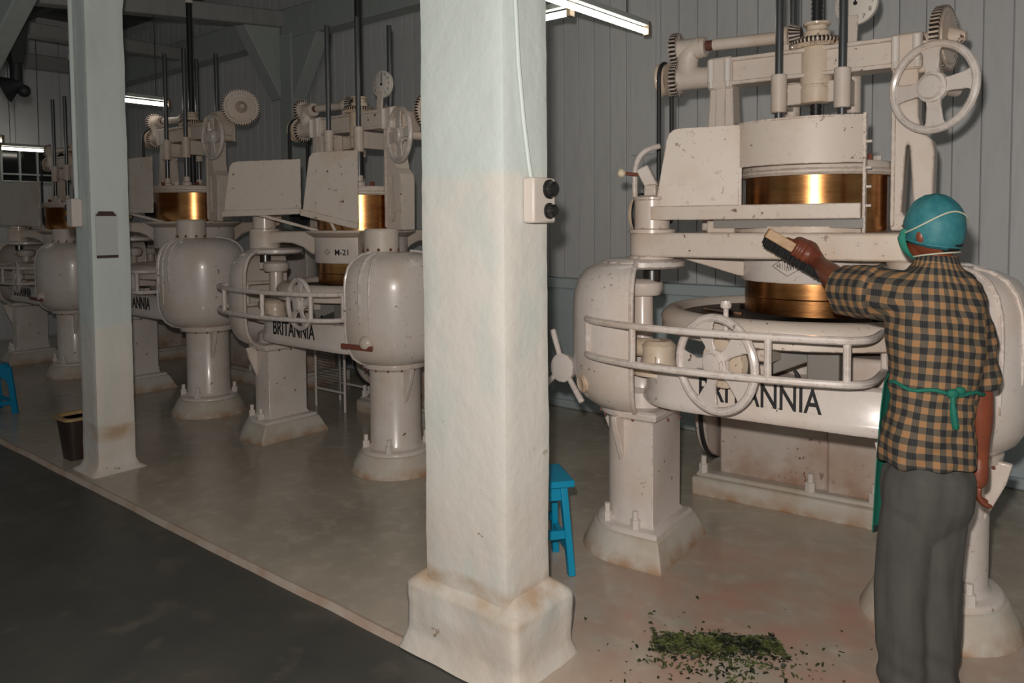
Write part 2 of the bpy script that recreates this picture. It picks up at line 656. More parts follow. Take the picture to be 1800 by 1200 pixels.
# roof: boards on joists, tie beams, wall plate with posts and braces
rf = MB().box(-12.4, 3.5, -3, WALL_Y + 0.2, 4.60, 4.68)
roof = tag(rf.build('ceiling', 'roof_board'), 'dark boarded roof above the tie beams', 'ceiling', kind='structure')
rbm = MB().box(-0.13, 0.13, -3, WALL_Y, -0.012, 0.012).mesh('board')
rbm.materials.append(MATS['roof_board'])
xx = -12.2
while xx < -4.2:
    o = put('board', rbm, roof, 0.006)
    o.location = (xx, 0, 4.585 + random.uniform(-0.004, 0.004))
    xx += 0.275
for yj in (0.4, 1.6, 2.8, 4.0):
    MB().box(-12.2, 3, yj - 0.05, yj + 0.05, 4.40, 4.58).build('joist', 'roof_board', roof, 0.006)


def beam(name, a, b, w, h, label, m='beam_paint'):
    return tag(MB().bar(a, b, w, h).build(name, m, bevel=0.012), label, 'beam', kind='structure')


beam('trim_3', (-12.2, 5.28, 3.86), (3, 5.28, 3.86), 0.2, 0.34, 'long pale green wall beam carried by the braced post')
beam('trim_4', (-7.66, 5.3, 3.93), (-7.66, -2.5, 3.06 + 0.05), 0.16, 0.18, 'pale tie beam meeting the braced post', 'beam_grey')
beam('trim_5', (-10.0, 5.3, 3.86), (-10.0, -2.5, 3.86), 0.16, 0.16, 'grey tie beam between the braced post and the end wall', 'beam_grey')
beam('trim_6', (END_X + 0.1, -2.8, 3.80), (END_X + 0.1, 5.3, 3.92), 0.16, 0.2, 'grey plate along the top of the end wall', 'beam_grey')
post = tag(MB().box(-7.66, -7.43, 5.16, 5.38, 0, 3.75).build('post', 'beam_paint', bevel=0.012), 'pale green timber wall post with two braces under the beam', 'post', kind='structure')
MB().prism([(0, 3.02), (0.46, 3.69), (0, 3.69)], (-7.43, 5.36, 0), (1, 0, 0), (0, 0, 1), 0.18).build('brace', 'beam_paint', post, 0.008)
MB().prism([(0, 3.02), (0.50, 3.86), (0, 3.86)], (-7.64, 5.17, 0), (0, -1, 0), (0, 0, 1), 0.20).build('brace', 'beam_paint', post, 0.008)
# brace of the next bay at the far left
br = MB()
br.prism([(-8.9, 1.80), (-6.15, 3.165), (-5.6, 3.44), (-6.6, 3.44), (-8.9, 2.30)], (0, 2.14, 0), (1, 0, 0), (0, 0, 1), 0.14)
tag(br.build('trim_7', 'beam_paint', bevel=0.01), 'slanting pale green roof brace in the next bay', 'brace', kind='structure')
beam('trim_8', (-12.2, 2.2, 3.52), (2.5, 2.2, 3.52), 0.24, 0.24, 'pale green beam above the row of pillars')


# ------------------------------------------------------------------ pillars
def rough_block(mb, x0, x1, y0, y1, z0, z1, nx, ny, nz, amp, rnd, seed, taper=None, freq=3.0, foot=0.0):
    """box skin with rounded upright edges and a lumpy plaster surface"""
    cx_, cy_ = (x0 + x1) / 2, (y0 + y1) / 2
    hx, hy = (x1 - x0) / 2, (y1 - y0) / 2
    base = []
    for i in range(nx):
        base.append((-1 + 2 * i / nx, -1))
    for i in range(ny):
        base.append((1, -1 + 2 * i / ny))
    for i in range(nx):
        base.append((1 - 2 * i / nx, 1))
    for i in range(ny):
        base.append((-1, 1 - 2 * i / ny))
    loops = []
    for kz in range(nz + 1):
        t = kz / nz
        z = z0 + (z1 - z0) * t
        sc = taper(z) if taper else 0.0
        lp = []
        for a, b in base:
            X, Y = a * (hx + sc), b * (hy + sc)
            ex, ey = hx + sc - rnd, hy + sc - rnd
            dx, dy = max(abs(X) - ex, 0), max(abs(Y) - ey, 0)
            L = sqrt(dx * dx + dy * dy)
            if dx > 0 and dy > 0 and L > rnd:
                X = math.copysign(ex + dx / L * rnd, X)
                Y = math.copysign(ey + dy / L * rnd, Y)
            d = noise.noise((X * freq + seed, Y * freq, z * freq)) * amp + noise.noise((X * 17 + seed, Y * 17, z * 17)) * amp * 0.35
            nrm = V(a, b, 0) if abs(a) == 1 and abs(b) == 1 else (V(a, 0, 0) if abs(a) == 1 else V(0, b, 0))
            lp.append(V(cx_ + X, cy_ + Y, z) + nrm * d)
        loops.append(lp)
    mb.loft(loops)


pn = empty('pillar', (-1.87, 2.115, 0))
tag(pn, 'thick pale green plaster pillar with a switch box and broad rough base', 'pillar', kind='structure')
b = MB()
rough_block(b, -0.2, 0.2, -0.125, 0.125, 0.1, 3.6, 14, 10, 110, 0.0035, 0.012, 1.3)
b.build('shaft', 'pillar_plaster', pn, sharp=50)


def foot_taper(z):
    if z < 0.06:
        return 0.018 * (1 - z / 0.06) ** 1.5
    if z > 0.225:
        return -0.070 * ((z - 0.225) / 0.065) ** 1.3
    return 0.0


b = MB()
rough_block(b, -0.285, 0.265, -0.155, 0.19, -0.02, 0.29, 22, 14, 30, 0.007, 0.022, 5.1, foot_taper, 7.0)
b.build('base', 'pillar_plaster', pn, sharp=60)

pf = empty('pillar', (-5.25, 2.18, 0))
tag(pf, 'slim pale pillar with a paper notice pasted on it', 'pillar', kind='structure')
b = MB()


def far_taper(z):
    t = 0.05 * max(0, 1 - z / 0.05) ** 1.5 if z < 0.05 else 0.0
    if z > 3.0:
        t += (z - 3.0) * 0.10
    return t


rough_block(b, -0.12, 0.12, -0.12, 0.12, -0.01, 3.6, 10, 10, 100, 0.004, 0.012, 9.7, far_taper)
b.build('shaft', 'pillar_plaster_far', pf, sharp=50)
pg = empty('pillar', (-8.8, 2.18, 0))
tag(pg, 'pale pillar carrying the slanting roof brace beyond the blue plastic stool', 'pillar', kind='structure')
b = MB()
rough_block(b, -0.12, 0.12, -0.12, 0.12, -0.01, 3.6, 6, 6, 50, 0.004, 0.012, 2.7, far_taper)
b.build('shaft', 'pillar_plaster_far', pg, sharp=50)

# conduit and switch box on the thick pillar (its +X face)
PX = -1.665
b = MB()
b.tube([(PX + 0.004, 2.04, 3.5), (PX + 0.005, 2.046, 2.36), (PX + 0.006, 2.06, 2.14), (PX + 0.007, 2.085, 1.95), (PX + 0.008, 2.112, 1.80), (PX + 0.010, 2.122, 1.75)], 0.0075, 8)
tag(b.build('cable', 'conduit'), 'painted cable running down the thick pillar to the switch box', 'cable')
sw = empty('switch_box', (PX + 0.003, 2.148, 1.675))
tag(sw, 'cream two-button switch box on the thick pillar', 'switch')
MB().box(-0.005, 0.045, -0.062, 0.066, -0.078, 0.080).build('box', 'switch_cream', sw, 0.008)
for zz, r in ((0.040, 0.031), (-0.036, 0.026)):
    b = MB()
    b.rings([((0.044, 0.024, zz), r * 1.1), ((0.052, 0.024, zz), r * 1.1), ((0.054, 0.024, zz), r * 0.92), ((0.072, 0.024, zz), r * 0.85), ((0.078, 0.024, zz), r * 0.6)], 20)
    tag(b.build('button', 'bakelite', sw), 'black push button')
# conduit, switch and notice on the slim pillar
b = MB()
b.tube([(-5.30, 2.045, 3.5), (-5.30, 2.045, 2.2), (-5.298, 2.046, 1.77)], 0.014, 10)
tag(b.build('cable', 'conduit'), 'white conduit down the slim pillar', 'cable')
s2 = empty('switch_box', (-5.29, 2.055, 1.68))
tag(s2, 'tall cream switch box with black knobs on the slim pillar', 'switch')
MB().box(-0.045, 0.045, -0.06, 0.005, -0.09, 0.09).build('box', 'switch_cream', s2, 0.008)
for zz in (0.035, -0.035):
    b = MB()
    b.rings([((-0.045, -0.03, zz), 0.028), ((-0.08, -0.03, zz), 0.028), ((-0.088, -0.03, zz), 0.02)], 16)
    b.build('knob', 'bakelite', s2)
nt = empty('notice', (-5.124, 2.152, 1.54))
tag(nt, 'blank pale paper notice with dark taped top and bottom', 'notice')
MB().box(0, 0.004, -0.066, 0.066, -0.14, 0.14).build('sheet', 'paper', nt)
MB().prism([(-0.068, 0.118), (0.062, 0.118), (0.040, 0.148), (-0.046, 0.148)], (0.0015, 0, 0), (0, 1, 0), (0, 0, 1), 0.005).build('tape', 'tape_brown', nt)
MB().prism([(-0.066, -0.15), (0.066, -0.15), (0.066, -0.132), (-0.066, -0.132)], (0.0015, 0, 0), (0, 1, 0), (0, 0, 1), 0.005).build('tape', 'tape_brown', nt)


# ------------------------------------------------------------------ tube lights
def tube_light(a, b, label, drop=4.4):
    a, b = Vector(a), Vector(b)
    mid_ = (a + b) / 2
    root = empty('tube_light', mid_)
    tag(root, label, 'light', 'fluorescent tube lights')
    d = (b - a).normalized()
    L = (b - a).length / 2
    side = d.cross(UPV)
    B = MB()
    B.bar(d * -L + V(0, 0, 0.055), d * L + V(0, 0, 0.055), 0.045, 0.035)
    B.build('batten', 'tin_batten', root, 0.004)
    for sgn in (-1, 1):
        e = d * (L * sgn)
        B = MB()
        B.bar(e - d * 0.008 * sgn + V(0, 0, 0.02), e + d * 0.022 * sgn + V(0, 0, 0.02), 0.05, 0.095)
        B.build('lamp_holder', 'lamp_end', root, 0.004)
    B = MB()
    B.cyl(d * -(L - 0.005), d * (L - 0.005), 0.019, seg=16)
    B.build('tube', 'tube_glow', root)
    for sgn in (-0.6, 0.6):
        p = d * (L * sgn)
        B = MB()
        B.cyl(p + V(0, 0, 0.07), p + V(0, 0, drop - mid_.z), 0.004, seg=6)
        B.build('hanger', 'dark_steel', root)
    return root


tube_light((-2.70, 3.48, 2.895), (-2.66, 4.70, 2.895), 'bright tube light hung across the bay near the thick pillar')
tube_light((-3.55, 3.93, 2.885), (-2.76, 3.93, 2.885), 'tube light set along the row, meeting the one across the bay')
tube_light((-7.60, 3.22, 2.80), (-7.60, 3.82, 2.80), 'tube light across the bay beside the slim pillar')
tube_light((-11.70, 3.60, 2.625), (-11.70, 4.18, 2.625), 'tube light in front of the barred window')
tube_light((-10.60, 2.69, 2.62), (-10.60, 3.28, 2.62), 'tube light whose end shows left of the barred window')


# ------------------------------------------------------------------ the rolling machine
S3 = 1.33
AX = {'L': (-S3 / 2, -S3 * 0.2887), 'R': (S3 / 2, -S3 * 0.2887), 'B': (0.0, S3 * 0.5774)}


def dshape(cx_, cy_, r, flat, e, side):
    """round outside, flat face towards the middle; e expands it. side -1: flat at +x"""
    pts = []
    for i in range(19):
        t = pi / 2 + pi * i / 18
        pts.append((cos(t) * (r + e), sin(t) * (r + e)))
    pts.append((flat + e * 0.75, -(r + e)))
    pts.append((flat + e * 0.75, r + e))
    return [(cx_ + x * -side, cy_ + y) for x, y in pts]


def loop3(poly, z):
    return [V(x, y, z) for x, y in poly]


SHELL = [(0.19, 0.700), (0.245, 0.715), (0.290, 0.750), (0.322, 0.805), (0.338, 0.875), (0.342, 0.95), (0.342, 1.18), (0.336, 1.255),
         (0.316, 1.32), (0.280, 1.368), (0.225, 1.398), (0.16, 1.412), (0.11, 1.416)]


def shell_prof(e):
    out = []
    for i, (r, z) in enumerate(SHELL):
        a = SHELL[max(i - 1, 0)]
        b_ = SHELL[min(i + 1, len(SHELL) - 1)]
        t = Vector((b_[0] - a[0], b_[1] - a[1])).normalized()
        out.append((r - t.y * e * -1 * -1, z + t.x * e))
    return out


def bolt(mb, x, y, z, s=1.0):
    mb.cyl((x, y, z), (x, y, z + 0.045 * s), 0.024 * s, seg=6)
    mb.cyl((x, y, z + 0.045 * s), (x, y, z + 0.085 * s), 0.014 * s, seg=10)


def hand_wheel(root, c, nrm, R, rt, ns, a0, web=0.5, hub=0.05, name='hand_wheel', wide=0.045):
    nrm = Vector(nrm).normalized()
    u, w, _ = frame(nrm)
    c = Vector(c)
    B = MB()
    pts = [c + (u * cos(t) + w * sin(t)) * (R - rt) for t in [2 * pi * i / 48 for i in range(48)]]
    B.tube(pts, rt, 10, True)
    wh = B.build(name, 'white_enamel', root)
    B = MB()
    B.rings([(c - nrm * 0.05, hub * 0.7), (c - nrm * 0.012, hub * 0.8), (c - nrm * 0.01, hub * 1.25), (c + nrm * 0.012, hub * 1.25), (c + nrm * 0.016, hub), (c + nrm * 0.03, hub * 0.9), (c + nrm * 0.032, hub * 0.5)], 24)
    B.build('hub', 'white_enamel', wh)
    for i in range(ns):
        t = a0 + 2 * pi * i / ns
        d = u * cos(t) + w * sin(t)
        q = nrm.cross(d)
        B = MB()
        sec = []
        for fr, ww, th in ((0.1, wide * 0.9, 0.016), (0.45, wide * 0.8, 0.013), (0.8, wide * (0.75 + web), 0.011), (0.97, wide * (1.0 + web * 1.6), 0.010)):
            p = c + d * (R - rt) * fr
            sec.append([p - q * ww / 2 - nrm * th / 2, p + q * ww / 2 - nrm * th / 2, p + q * ww / 2 + nrm * th / 2, p - q * ww / 2 + nrm * th / 2])
        B.loft(sec)
        B.build('spoke', 'white_enamel', wh, 0.003)
    return wh


def smooth_path(pts, n_=6, closed=False):
    """Catmull-Rom through the points"""
    P = [Vector(p) for p in pts]
    out = []
    m_ = len(P)
    for i in range(m_ - 1):
        p0, p1, p2, p3 = P[max(i - 1, 0)], P[i], P[i + 1], P[min(i + 2, m_ - 1)]
        for k in range(n_):
            t = k / n_
            out.append(0.5 * ((2 * p1) + (p2 - p0) * t + (2 * p0 - 5 * p1 + 4 * p2 - p3) * t * t + (3 * p1 - p0 - 3 * p2 + p3) * t ** 3))
    out.append(P[-1])
    return out


def wrap(me, R, c, a_mid, z0, proud=0.002):
    """bend a flat text mesh (x along, y up) round a vertical cylinder"""
    for v in me.vertices:
        a = a_mid + v.co.x / R
        r = R + v.co.z + proud
        v.co = (c[0] + r * cos(a), c[1] + r * sin(a), z0 + v.co.y)
    me.update()
    return me


def pedestal(root, key, cfg):
    cx_, cy_ = AX[key]
    side = -1 if key == 'L' else 1
    rnd = key == 'R'
    if rnd:
        cx_ += cfg.get('rdx', 0.0)

        def shp(e):
            return [(cx_ + (0.165 + e) * cos(t), cy_ + (0.165 + e) * sin(t)) for t in [2 * pi * i / 40 for i in range(40)]]
    else:
        def shp(e):
            return dshape(cx_, cy_, 0.165, 0.13, e, side)
    B = MB()
    B.loft([loop3(shp(0.130), -0.01), loop3(shp(0.128), 0.01), loop3(shp(0.105), 0.055), loop3(shp(0.080), 0.105), loop3(shp(0.068), 0.125)])
    ft = B.build('concrete_foot', 'concrete_foot', root, 0.008, 50)
    B = MB()
    B.loft([loop3(shp(0.060), 0.118), loop3(shp(0.060), 0.135), loop3(shp(0.050), 0.147), loop3(shp(0.015), 0.152), loop3(shp(0.0), 0.175), loop3(shp(0.0), 0.655),
            loop3(shp(0.012), 0.665), loop3(shp(0.040), 0.672), loop3(shp(0.045), 0.70), loop3(shp(0.030), 0.712)])
    pd = B.build('pedestal', 'white_enamel', root, 0.004, 50)
    # gussets
    angs = (178, -92) if key == 'L' else (192, -8)
    for a in angs:
        t = radians(a)
        d = V(cos(t), sin(t), 0)
        B = MB()
        B.prism([(0.14, 0.40), (0.155, 0.44), (0.225, 0.60), (0.245, 0.68), (0.14, 0.69)], V(cx_, cy_, 0) - d.cross(UPV) * -0.015, d, UPV, 0.03)
        B.build('gusset', 'white_enamel', pd, 0.006)
    for a in ((125, -125, -55, 55) if rnd else (125, -125, -75, 75)):
        t = radians(a)
        B = MB()
        rr = 0.195
        bolt(B, cx_ + rr * cos(t), cy_ + rr * sin(t), 0.145)
        B.build('bolt', 'bolt_paint', pd)
    # dark flange bolts just below the housing
    for i in range(7):
        t = radians(-150 + 24 * i)
        B = MB()
        B.ball((cx_ + 0.205 * cos(t), cy_ + 0.205 * sin(t), 0.668), 0.007, 8, 5)
        B.build('flange_bolt', 'wood_brown', pd)


def housing(root, key, cfg):
    cx_, cy_ = AX[key]
    if key == 'R':
        cx_ += cfg.get('sdx', 0.0)
    mid_a = {'L': radians(210), 'R': radians(-30), 'B': radians(90)}[key]
    half = radians(76 if key != 'B' else 80)
    if key == 'R' and cfg.get('fullbell'):
        half = radians(150)
    outer, inner = SHELL, shell_prof(0.016)
    inner = [(max(r - 0.016, 0.05), z - (0.012 if i > 8 else (-0.012 if i < 3 else 0))) for i, (r, z) in enumerate(SHELL)]
    B = MB()
    B.lathe(outer + inner[::-1], (cx_, cy_), mid_a - half, mid_a + half, 40)
    hs = B.build('crank_housing', 'white_enamel', root, 0.0, 50)
    for sg in (-1, 1):
        t = mid_a + sg * half
        B = MB()
        B.tube([(cx_ + (r - 0.004) * cos(t), cy_ + (r - 0.004) * sin(t), z) for r, z in SHELL], 0.0125, 8)
        B.build('rim', 'white_enamel', hs)
    if key == 'L':
        B = MB()
        B.rings([(V(cx_, cy_, 1.375), 0.19), (V(cx_, cy_, 1.385), 0.205), (V(cx_, cy_, 1.408), 0.205), (V(cx_, cy_, 1.420), 0.18)], 40)
        B.build('housing_cap', 'white_enamel', hs)
    # raised ribs over the shoulder
    if key != 'B':
        offs = {'L': (), 'R': cfg.get('ribs', (-28, -10, 8))}[key]
        for q, o_ in enumerate(offs):
            t = mid_a + radians(o_)
            drop = (0.98, 0.90, 1.0)[q % 3]
            pts = [(cx_ + (r + 0.001) * cos(t), cy_ + (r + 0.001) * sin(t), z) for r, z in SHELL[6:12]][::-1]
            pts += [(cx_ + 0.343 * cos(t), cy_ + 0.343 * sin(t), 1.10), (cx_ + 0.341 * cos(t), cy_ + 0.341 * sin(t), drop)]
            B = MB()
            B.tube(pts, [0.011] * (len(pts) - 1) + [0.004], 8)
            B.build('rib', 'white_enamel', hs)
    return hs


def machine(cfg):
    root = empty('tea_roller', (cfg['c'][0], cfg['c'][1], 0), radians(cfg.get('rot', 0)), cfg.get('scale', 1.0))
    tag(root, cfg['label'], 'machine', 'tea rolling machines in a row')
    full = cfg['full']
    J = Vector((cfg['J'][0], cfg['J'][1], 0))

    for key in ('L', 'R'):
        pedestal(root, key, cfg)
        housing(root, key, cfg)
    # crank spindles inside the housings and at the back
    for key in ('L', 'R', 'B'):
        x, y = AX[key]
        p = V(x, y, 0)
        q = p + J
        B = MB()
        B.rings([(p + V(0, 0, 0.70), 0.15), (p + V(0, 0, 0.78), 0.14), (p + V(0, 0, 0.80), 0.10), (p + V(0, 0, 0.86), 0.085), (p + V(0, 0, 0.90), 0.055), (p + V(0, 0, 1.30), 0.05)], 24)
        sp = B.build('crank_spindle', 'white_enamel', root, 0.0, 40)
        B = MB()
        B.rings([(p + V(0, 0, 1.24), 0.085), (p + V(0, 0, 1.27), 0.10), (p + V(0, 0, 1.30), 0.10), (p + V(0, 0, 1.32), 0.07)], 24)
        B.bar(p + V(0, 0, 1.285), q + (q - p) * 0.4 + V(0, 0, 1.285), 0.10, 0.05)
        B.build('crank_arm', 'white_enamel', sp, 0.004)
        B = MB()
        B.cyl(q + V(0, 0, 1.28), q + V(0, 0, 1.46), 0.04, seg=16)
        if not (cfg['plate'] and key == 'R'):
            B.build('crank_pin', 'rod_steel', sp)
    # rear housing and column stand on the plinth
    housing(root, 'B', cfg)
    B = MB()
    B.box(-0.72, 0.60, 0.405, 1.12, -0.01, 0.105)
    B.box(-0.70, 0.58, 0.425, 1.10, 0.10, 0.132)
    pl_ = B.build('plinth', 'concrete_foot', root, 0.02)
    B = MB()
    B.box(-0.58, 0.02, 0.50, 1.02, 0.125, 0.80)
    dr = B.build('drive_box', 'grubby_paint', root, 0.012)
    B = MB()
    B.box(0.02, 0.50, 0.475, 1.02, 0.125, 0.78)
    B.build('drive_box', 'grubby_paint', root, 0.012)
    for bx_ in (-0.66, -0.06, 0.26, 0.54):
        B = MB()
        bolt(B, bx_, 0.455, 0.128, 1.15)
        B.build('bolt', 'bolt_paint', pl_)
    B = MB()
    B.rings([(V(-0.60, 0.62, 0.50), 0.30), (V(-0.66, 0.62, 0.50), 0.30), (V(-0.68, 0.62, 0.50), 0.27)], 40)
    fw_ = B.build('drive_pulley', 'grubby_paint', root)
    B = MB()
    B.tube([V(-0.63, 0.62 + 0.302 * cos(t), 0.50 + 0.302 * sin(t)) for t in [2 * pi * i / 40 for i in range(40)]], 0.014, 8, True)
    B.build('belt', 'belt_rubber', fw_)

    # front beam with the lettering
    B = MB()
    path = smooth_path([(-0.60, -0.36, 0), (-0.57, -0.50, 0), (-0.47, -0.595, 0), (-0.33, -0.622, 0), (-0.10, -0.625, 0), (0.15, -0.625, 0), (0.40, -0.622, 0), (0.52, -0.59, 0), (0.60, -0.50, 0), (0.62, -0.36, 0)], 5)
    sec = []
    for i, p in enumerate(path):
        d = (path[min(i + 1, len(path) - 1)] - path[max(i - 1, 0)]).normalized()
        o_ = d.cross(UPV)
        o_ = V(o_.x, o_.y, 0)
        prof = [(0.00, 0.945), (0.018, 0.935), (0.020, 0.822), (0.030, 0.806), (0.034, 0.772), (0.022, 0.756), (-0.045, 0.756), (-0.045, 0.80), (-0.02, 0.81), (-0.02, 0.945)]
        sec.append([p + o_ * a + V(0, 0, z) for a, z in prof])
    B.loft(sec)
    fb_ = B.build('front_beam', 'white_enamel', root, 0.0, 50)
    me = text_mesh('BRITANNIA', 0.142, cfg.get('tsx', 0.70), 0.0012)
    me.materials.append(MATS['black_paint'])
    o = put('lettering', me, fb_)
    o.rotation_euler = (pi / 2, 0, 0)
    o.location = (cfg.get('tx', -0.025), -0.6465, 0.866)
    o['label'] = 'black painted lettering'

    # table: dark tray in a rounded white rim
    B = MB()
    B.lathe([(0.565, 1.10), (0.565, 1.165), (0.575, 1.180), (0.595, 1.186), (0.625, 1.180), (0.650, 1.160), (0.660, 1.135), (0.652, 1.112), (0.655, 1.095), (0.655, 1.075), (0.635, 1.068)], (0, -0.035), seg=72)
    tb = B.build('table_rim', 'white_plate', root, 0, 50)
    B = MB()
    B.lathe([(0.0, 1.105), (0.30, 1.108), (0.50, 1.125), (0.575, 1.150), (0.575, 1.09), (0.0, 1.075)], (0, -0.035), seg=72)
    B.build('rolling_tray', 'tray_metal', root, 0, 50)
    for i in range(12):
        t = 2 * pi * i / 12 + 0.1
        B = MB()
        B.bar(V(0.36 * cos(t), 0.36 * sin(t) - 0.035, 1.117), V(0.54 * cos(t + 0.22), 0.54 * sin(t + 0.22) - 0.035, 1.140), 0.03, 0.02)
        B.build('batten', 'tray_metal', tb, 0.004)
    for i in range(3):
        t = radians(-90 + 120 * i + 0)
        B = MB()
        B.bar(V(0.30 * cos(t), 0.30 * sin(t) - 0.03, 1.03), V(0.60 * cos(t), 0.60 * sin(t) - 0.03, 1.045), 0.07, 0.07)
        B.build('table_rib', 'white_plate', tb, 0.006)
    # works under the table
    B = MB()
    B.rings([(V(0, -0.03, 0.80), 0.20), (V(0, -0.03, 0.86), 0.20), (V(0, -0.03, 0.88), 0.12), (V(0, -0.03, 1.08), 0.10)], 32)
    B.build('centre_column', 'grubby_paint', root, 0.004)
    B = MB()
    B.box(0.13, 0.26, -0.46, -0.33, 0.80, 1.07)
    B.build('slide_guide', 'grey_casting', root, 0.006)
    B = MB()
    B.bar(V(-0.02, -0.5, 0.98), V(0.14, -0.42, 1.05), 0.05, 0.09)
    lv = B.build('door_lever', 'grey_casting', root, 0.006)
    B = MB()
    B.box(-0.045, 0.0, -0.57, -0.53, 0.94, 0.985)
    B.build('lever_block', 'white_enamel', lv, 0.004)
    B = MB()
    B.tube(smooth_path([(-0.04, -0.56, 0.925), (0.05, -0.57, 0.915), (0.12, -0.55, 0.935), (0.10, -0.54, 0.97)], 5), 0.008, 8)
    B.build('lever_rod', 'black_iron', lv)
    B = MB()
    B.box(0.27, 0.46, -0.40, -0.22, 0.80, 1.02)
    B.build('gear_case', 'grubby_paint', root, 0.02)
    # elbow casting inside the left housing
    lx, ly = AX['L']
    B = MB()
    B.rings([(V(lx + 0.13, ly - 0.10, 0.885), 0.13), (V(lx + 0.13, ly - 0.10, 0.905), 0.13), (V(lx + 0.13, ly - 0.10, 0.91), 0.085), (V(lx + 0.13, ly - 0.10, 0.945), 0.085), (V(lx + 0.13, ly - 0.10, 0.96), 0.078), (V(lx + 0.13, ly - 0.10, 1.02), 0.082), (V(lx + 0.13, ly - 0.10, 1.04), 0.06)], 28)
    el = B.build('elbow_casting', 'cream_casting', root, 0.0)
    B = MB()
    B.tube(smooth_path([(lx + 0.14, ly - 0.10, 1.0), (lx + 0.05, ly - 0.11, 1.0), (lx - 0.08, ly - 0.06, 0.99), (lx - 0.16, ly + 0.02, 0.97)], 5), 0.045, 14)
    B.build('elbow_arm', 'cream_casting', el)

    # guard rail
    RP = [(-0.80, -0.33), (-0.812, -0.60), (-0.800, -0.70), (-0.745, -0.76), (-0.62, -0.815), (-0.44, -0.86), (-0.20, -0.875), (0.06, -0.86), (0.30, -0.82), (0.385, -0.785), (0.425, -0.70), (0.43, -0.50), (0.43, -0.36)]
    if cfg.get('rail'):
        RP = cfg['rail']
    rail = None
    for z in (1.15, 0.985):
        B = MB()
        B.tube(smooth_path([(x, y, z) for x, y in RP], 5), 0.0155, 10)
        o = B.build('guard_rail', 'white_enamel', root)
        rail = rail or o
    for x, y in cfg.get('rposts', [(-0.812, -0.55), (-0.795, -0.705), (-0.50, -0.845), (0.08, -0.858), (0.355, -0.80), (0.43, -0.45)]):
        B = MB()
        B.cyl((x, y, 0.985), (x, y, 1.15), 0.0145, seg=10)
        B.build('rail_post', 'white_enamel', rail)

    # hand wheel at the front with its gear disc and clamp
    hx, hz = cfg.get('hw', (-0.16, 1.005))
    na = radians(cfg.get('hwrot', 20))
    nr = V(-sin(na), -cos(na), 0)
    c_ = V(hx, -0.765, hz)
    if full:
        hand_wheel(root, c_, nr, 0.212, 0.018, 5, radians(40), 0.9, 0.05, wide=0.056)
        B = MB()
        B.rings([(c_ - nr * 0.04, 0.105), (c_ - nr * 0.075, 0.105), (c_ - nr * 0.09, 0.08), (c_ - nr * 0.16, 0.045)], 32)
        gd = B.build('wheel_boss', 'cream_casting', root)
        B = MB()
        B.cyl((hx + 0.02, -0.70, 1.12), (hx + 0.02, -0.70, 1.245), 0.011, seg=10)
        B.rings([(V(hx + 0.02, -0.70, 1.235), 0.02), (V(hx + 0.02, -0.70, 1.245), 0.024), (V(hx + 0.02, -0.70, 1.268), 0.02)], 12)
        B.build('clamp_screw', 'white_enamel', gd)
    else:
        hand_wheel(root, c_, nr, 0.175, 0.016, 5, radians(10), 0.5, 0.045)

    # three-armed handle on the left housing
    if full:
        c_ = V(lx - 0.362, ly - 0.155, 0.868)
        ax_ = V(-0.12, -0.985, 0.05).normalized()
        B = MB()
        B.rings([(c_ - ax_ * 0.10 , 0.028), (c_ - ax_ * 0.03, 0.03), (c_ - ax_ * 0.025, 0.066), (c_ + ax_ * 0.012, 0.072), (c_ + ax_ * 0.02, 0.05)], 28)
        st = B.build('star_handle', 'white_enamel', root)
        B = MB()
        B.cyl(c_ - ax_ * 0.08, V(lx - 0.28, ly + 0.06, 0.868), 0.026, seg=12)
        B.build('handle_shaft', 'white_enamel', st)
        u, w, _ = frame(ax_)
        for a in (112, 222, 308):
            d = -u * cos(radians(a)) * -1 + w * sin(radians(a))
            B = MB()
            B.tube([c_ + d * 0.05, c_ + d * 0.13, c_ + d * 0.195, c_ + d * 0.20], [0.0135, 0.0145, 0.016, 0.011], 10)
            B.build('handle_arm', 'white_enamel', st)
        t = radians(236)
        p = V(lx + 0.330 * cos(t), ly + 0.330 * sin(t), 0.83)
        d = V(cos(t), sin(t), -0.1).normalized()
        B = MB()
        B.rings([(p - d * 0.02, 0.045), (p + d * 0.008, 0.045), (p + d * 0.014, 0.034), (p + d * 0.010, 0.028)], 24)
        B.build('sight_plug', 'cream_casting', root)
    # slot handle and dome on the right housing
    if cfg.get('dome'):
        rx, ry = AX['R']
        rx += cfg.get('sdx', 0)
        t = radians(cfg['dome'])
        p = V(rx + 0.335 * cos(t), ry + 0.335 * sin(t), 0.865)
        d = V(cos(t), sin(t), 0)
        q = V(-sin(t), cos(t), 0)
        B = MB()
        B.rings([(p - d * 0.01, 0.05), (p + d * 0.012, 0.048), (p + d * 0.030, 0.036), (p + d * 0.040, 0.018)], 24)
        dm = B.build('inspection_dome', 'white_enamel', root)
        B = MB()
        B.bar(p + d * 0.022 - q * 0.17 + V(0, 0, -0.020), p + d * 0.022 + q * 0.05 + V(0, 0, -0.030), 0.02, 0.030)
        B.build('slot_cover', 'wood_brown', dm, 0.003)

    # ---------------- moving jacket frame
    def U(x, y, z):
        return V(x, y, z) + J
    boss = {k_: V(x, y, 0) + J for k_, (x, y) in AX.items()}
    Jc = (J.x, J.y)
    if cfg['plate']:
        boss['R'] = V(0.53, AX['R'][1] - 0.0, 0)
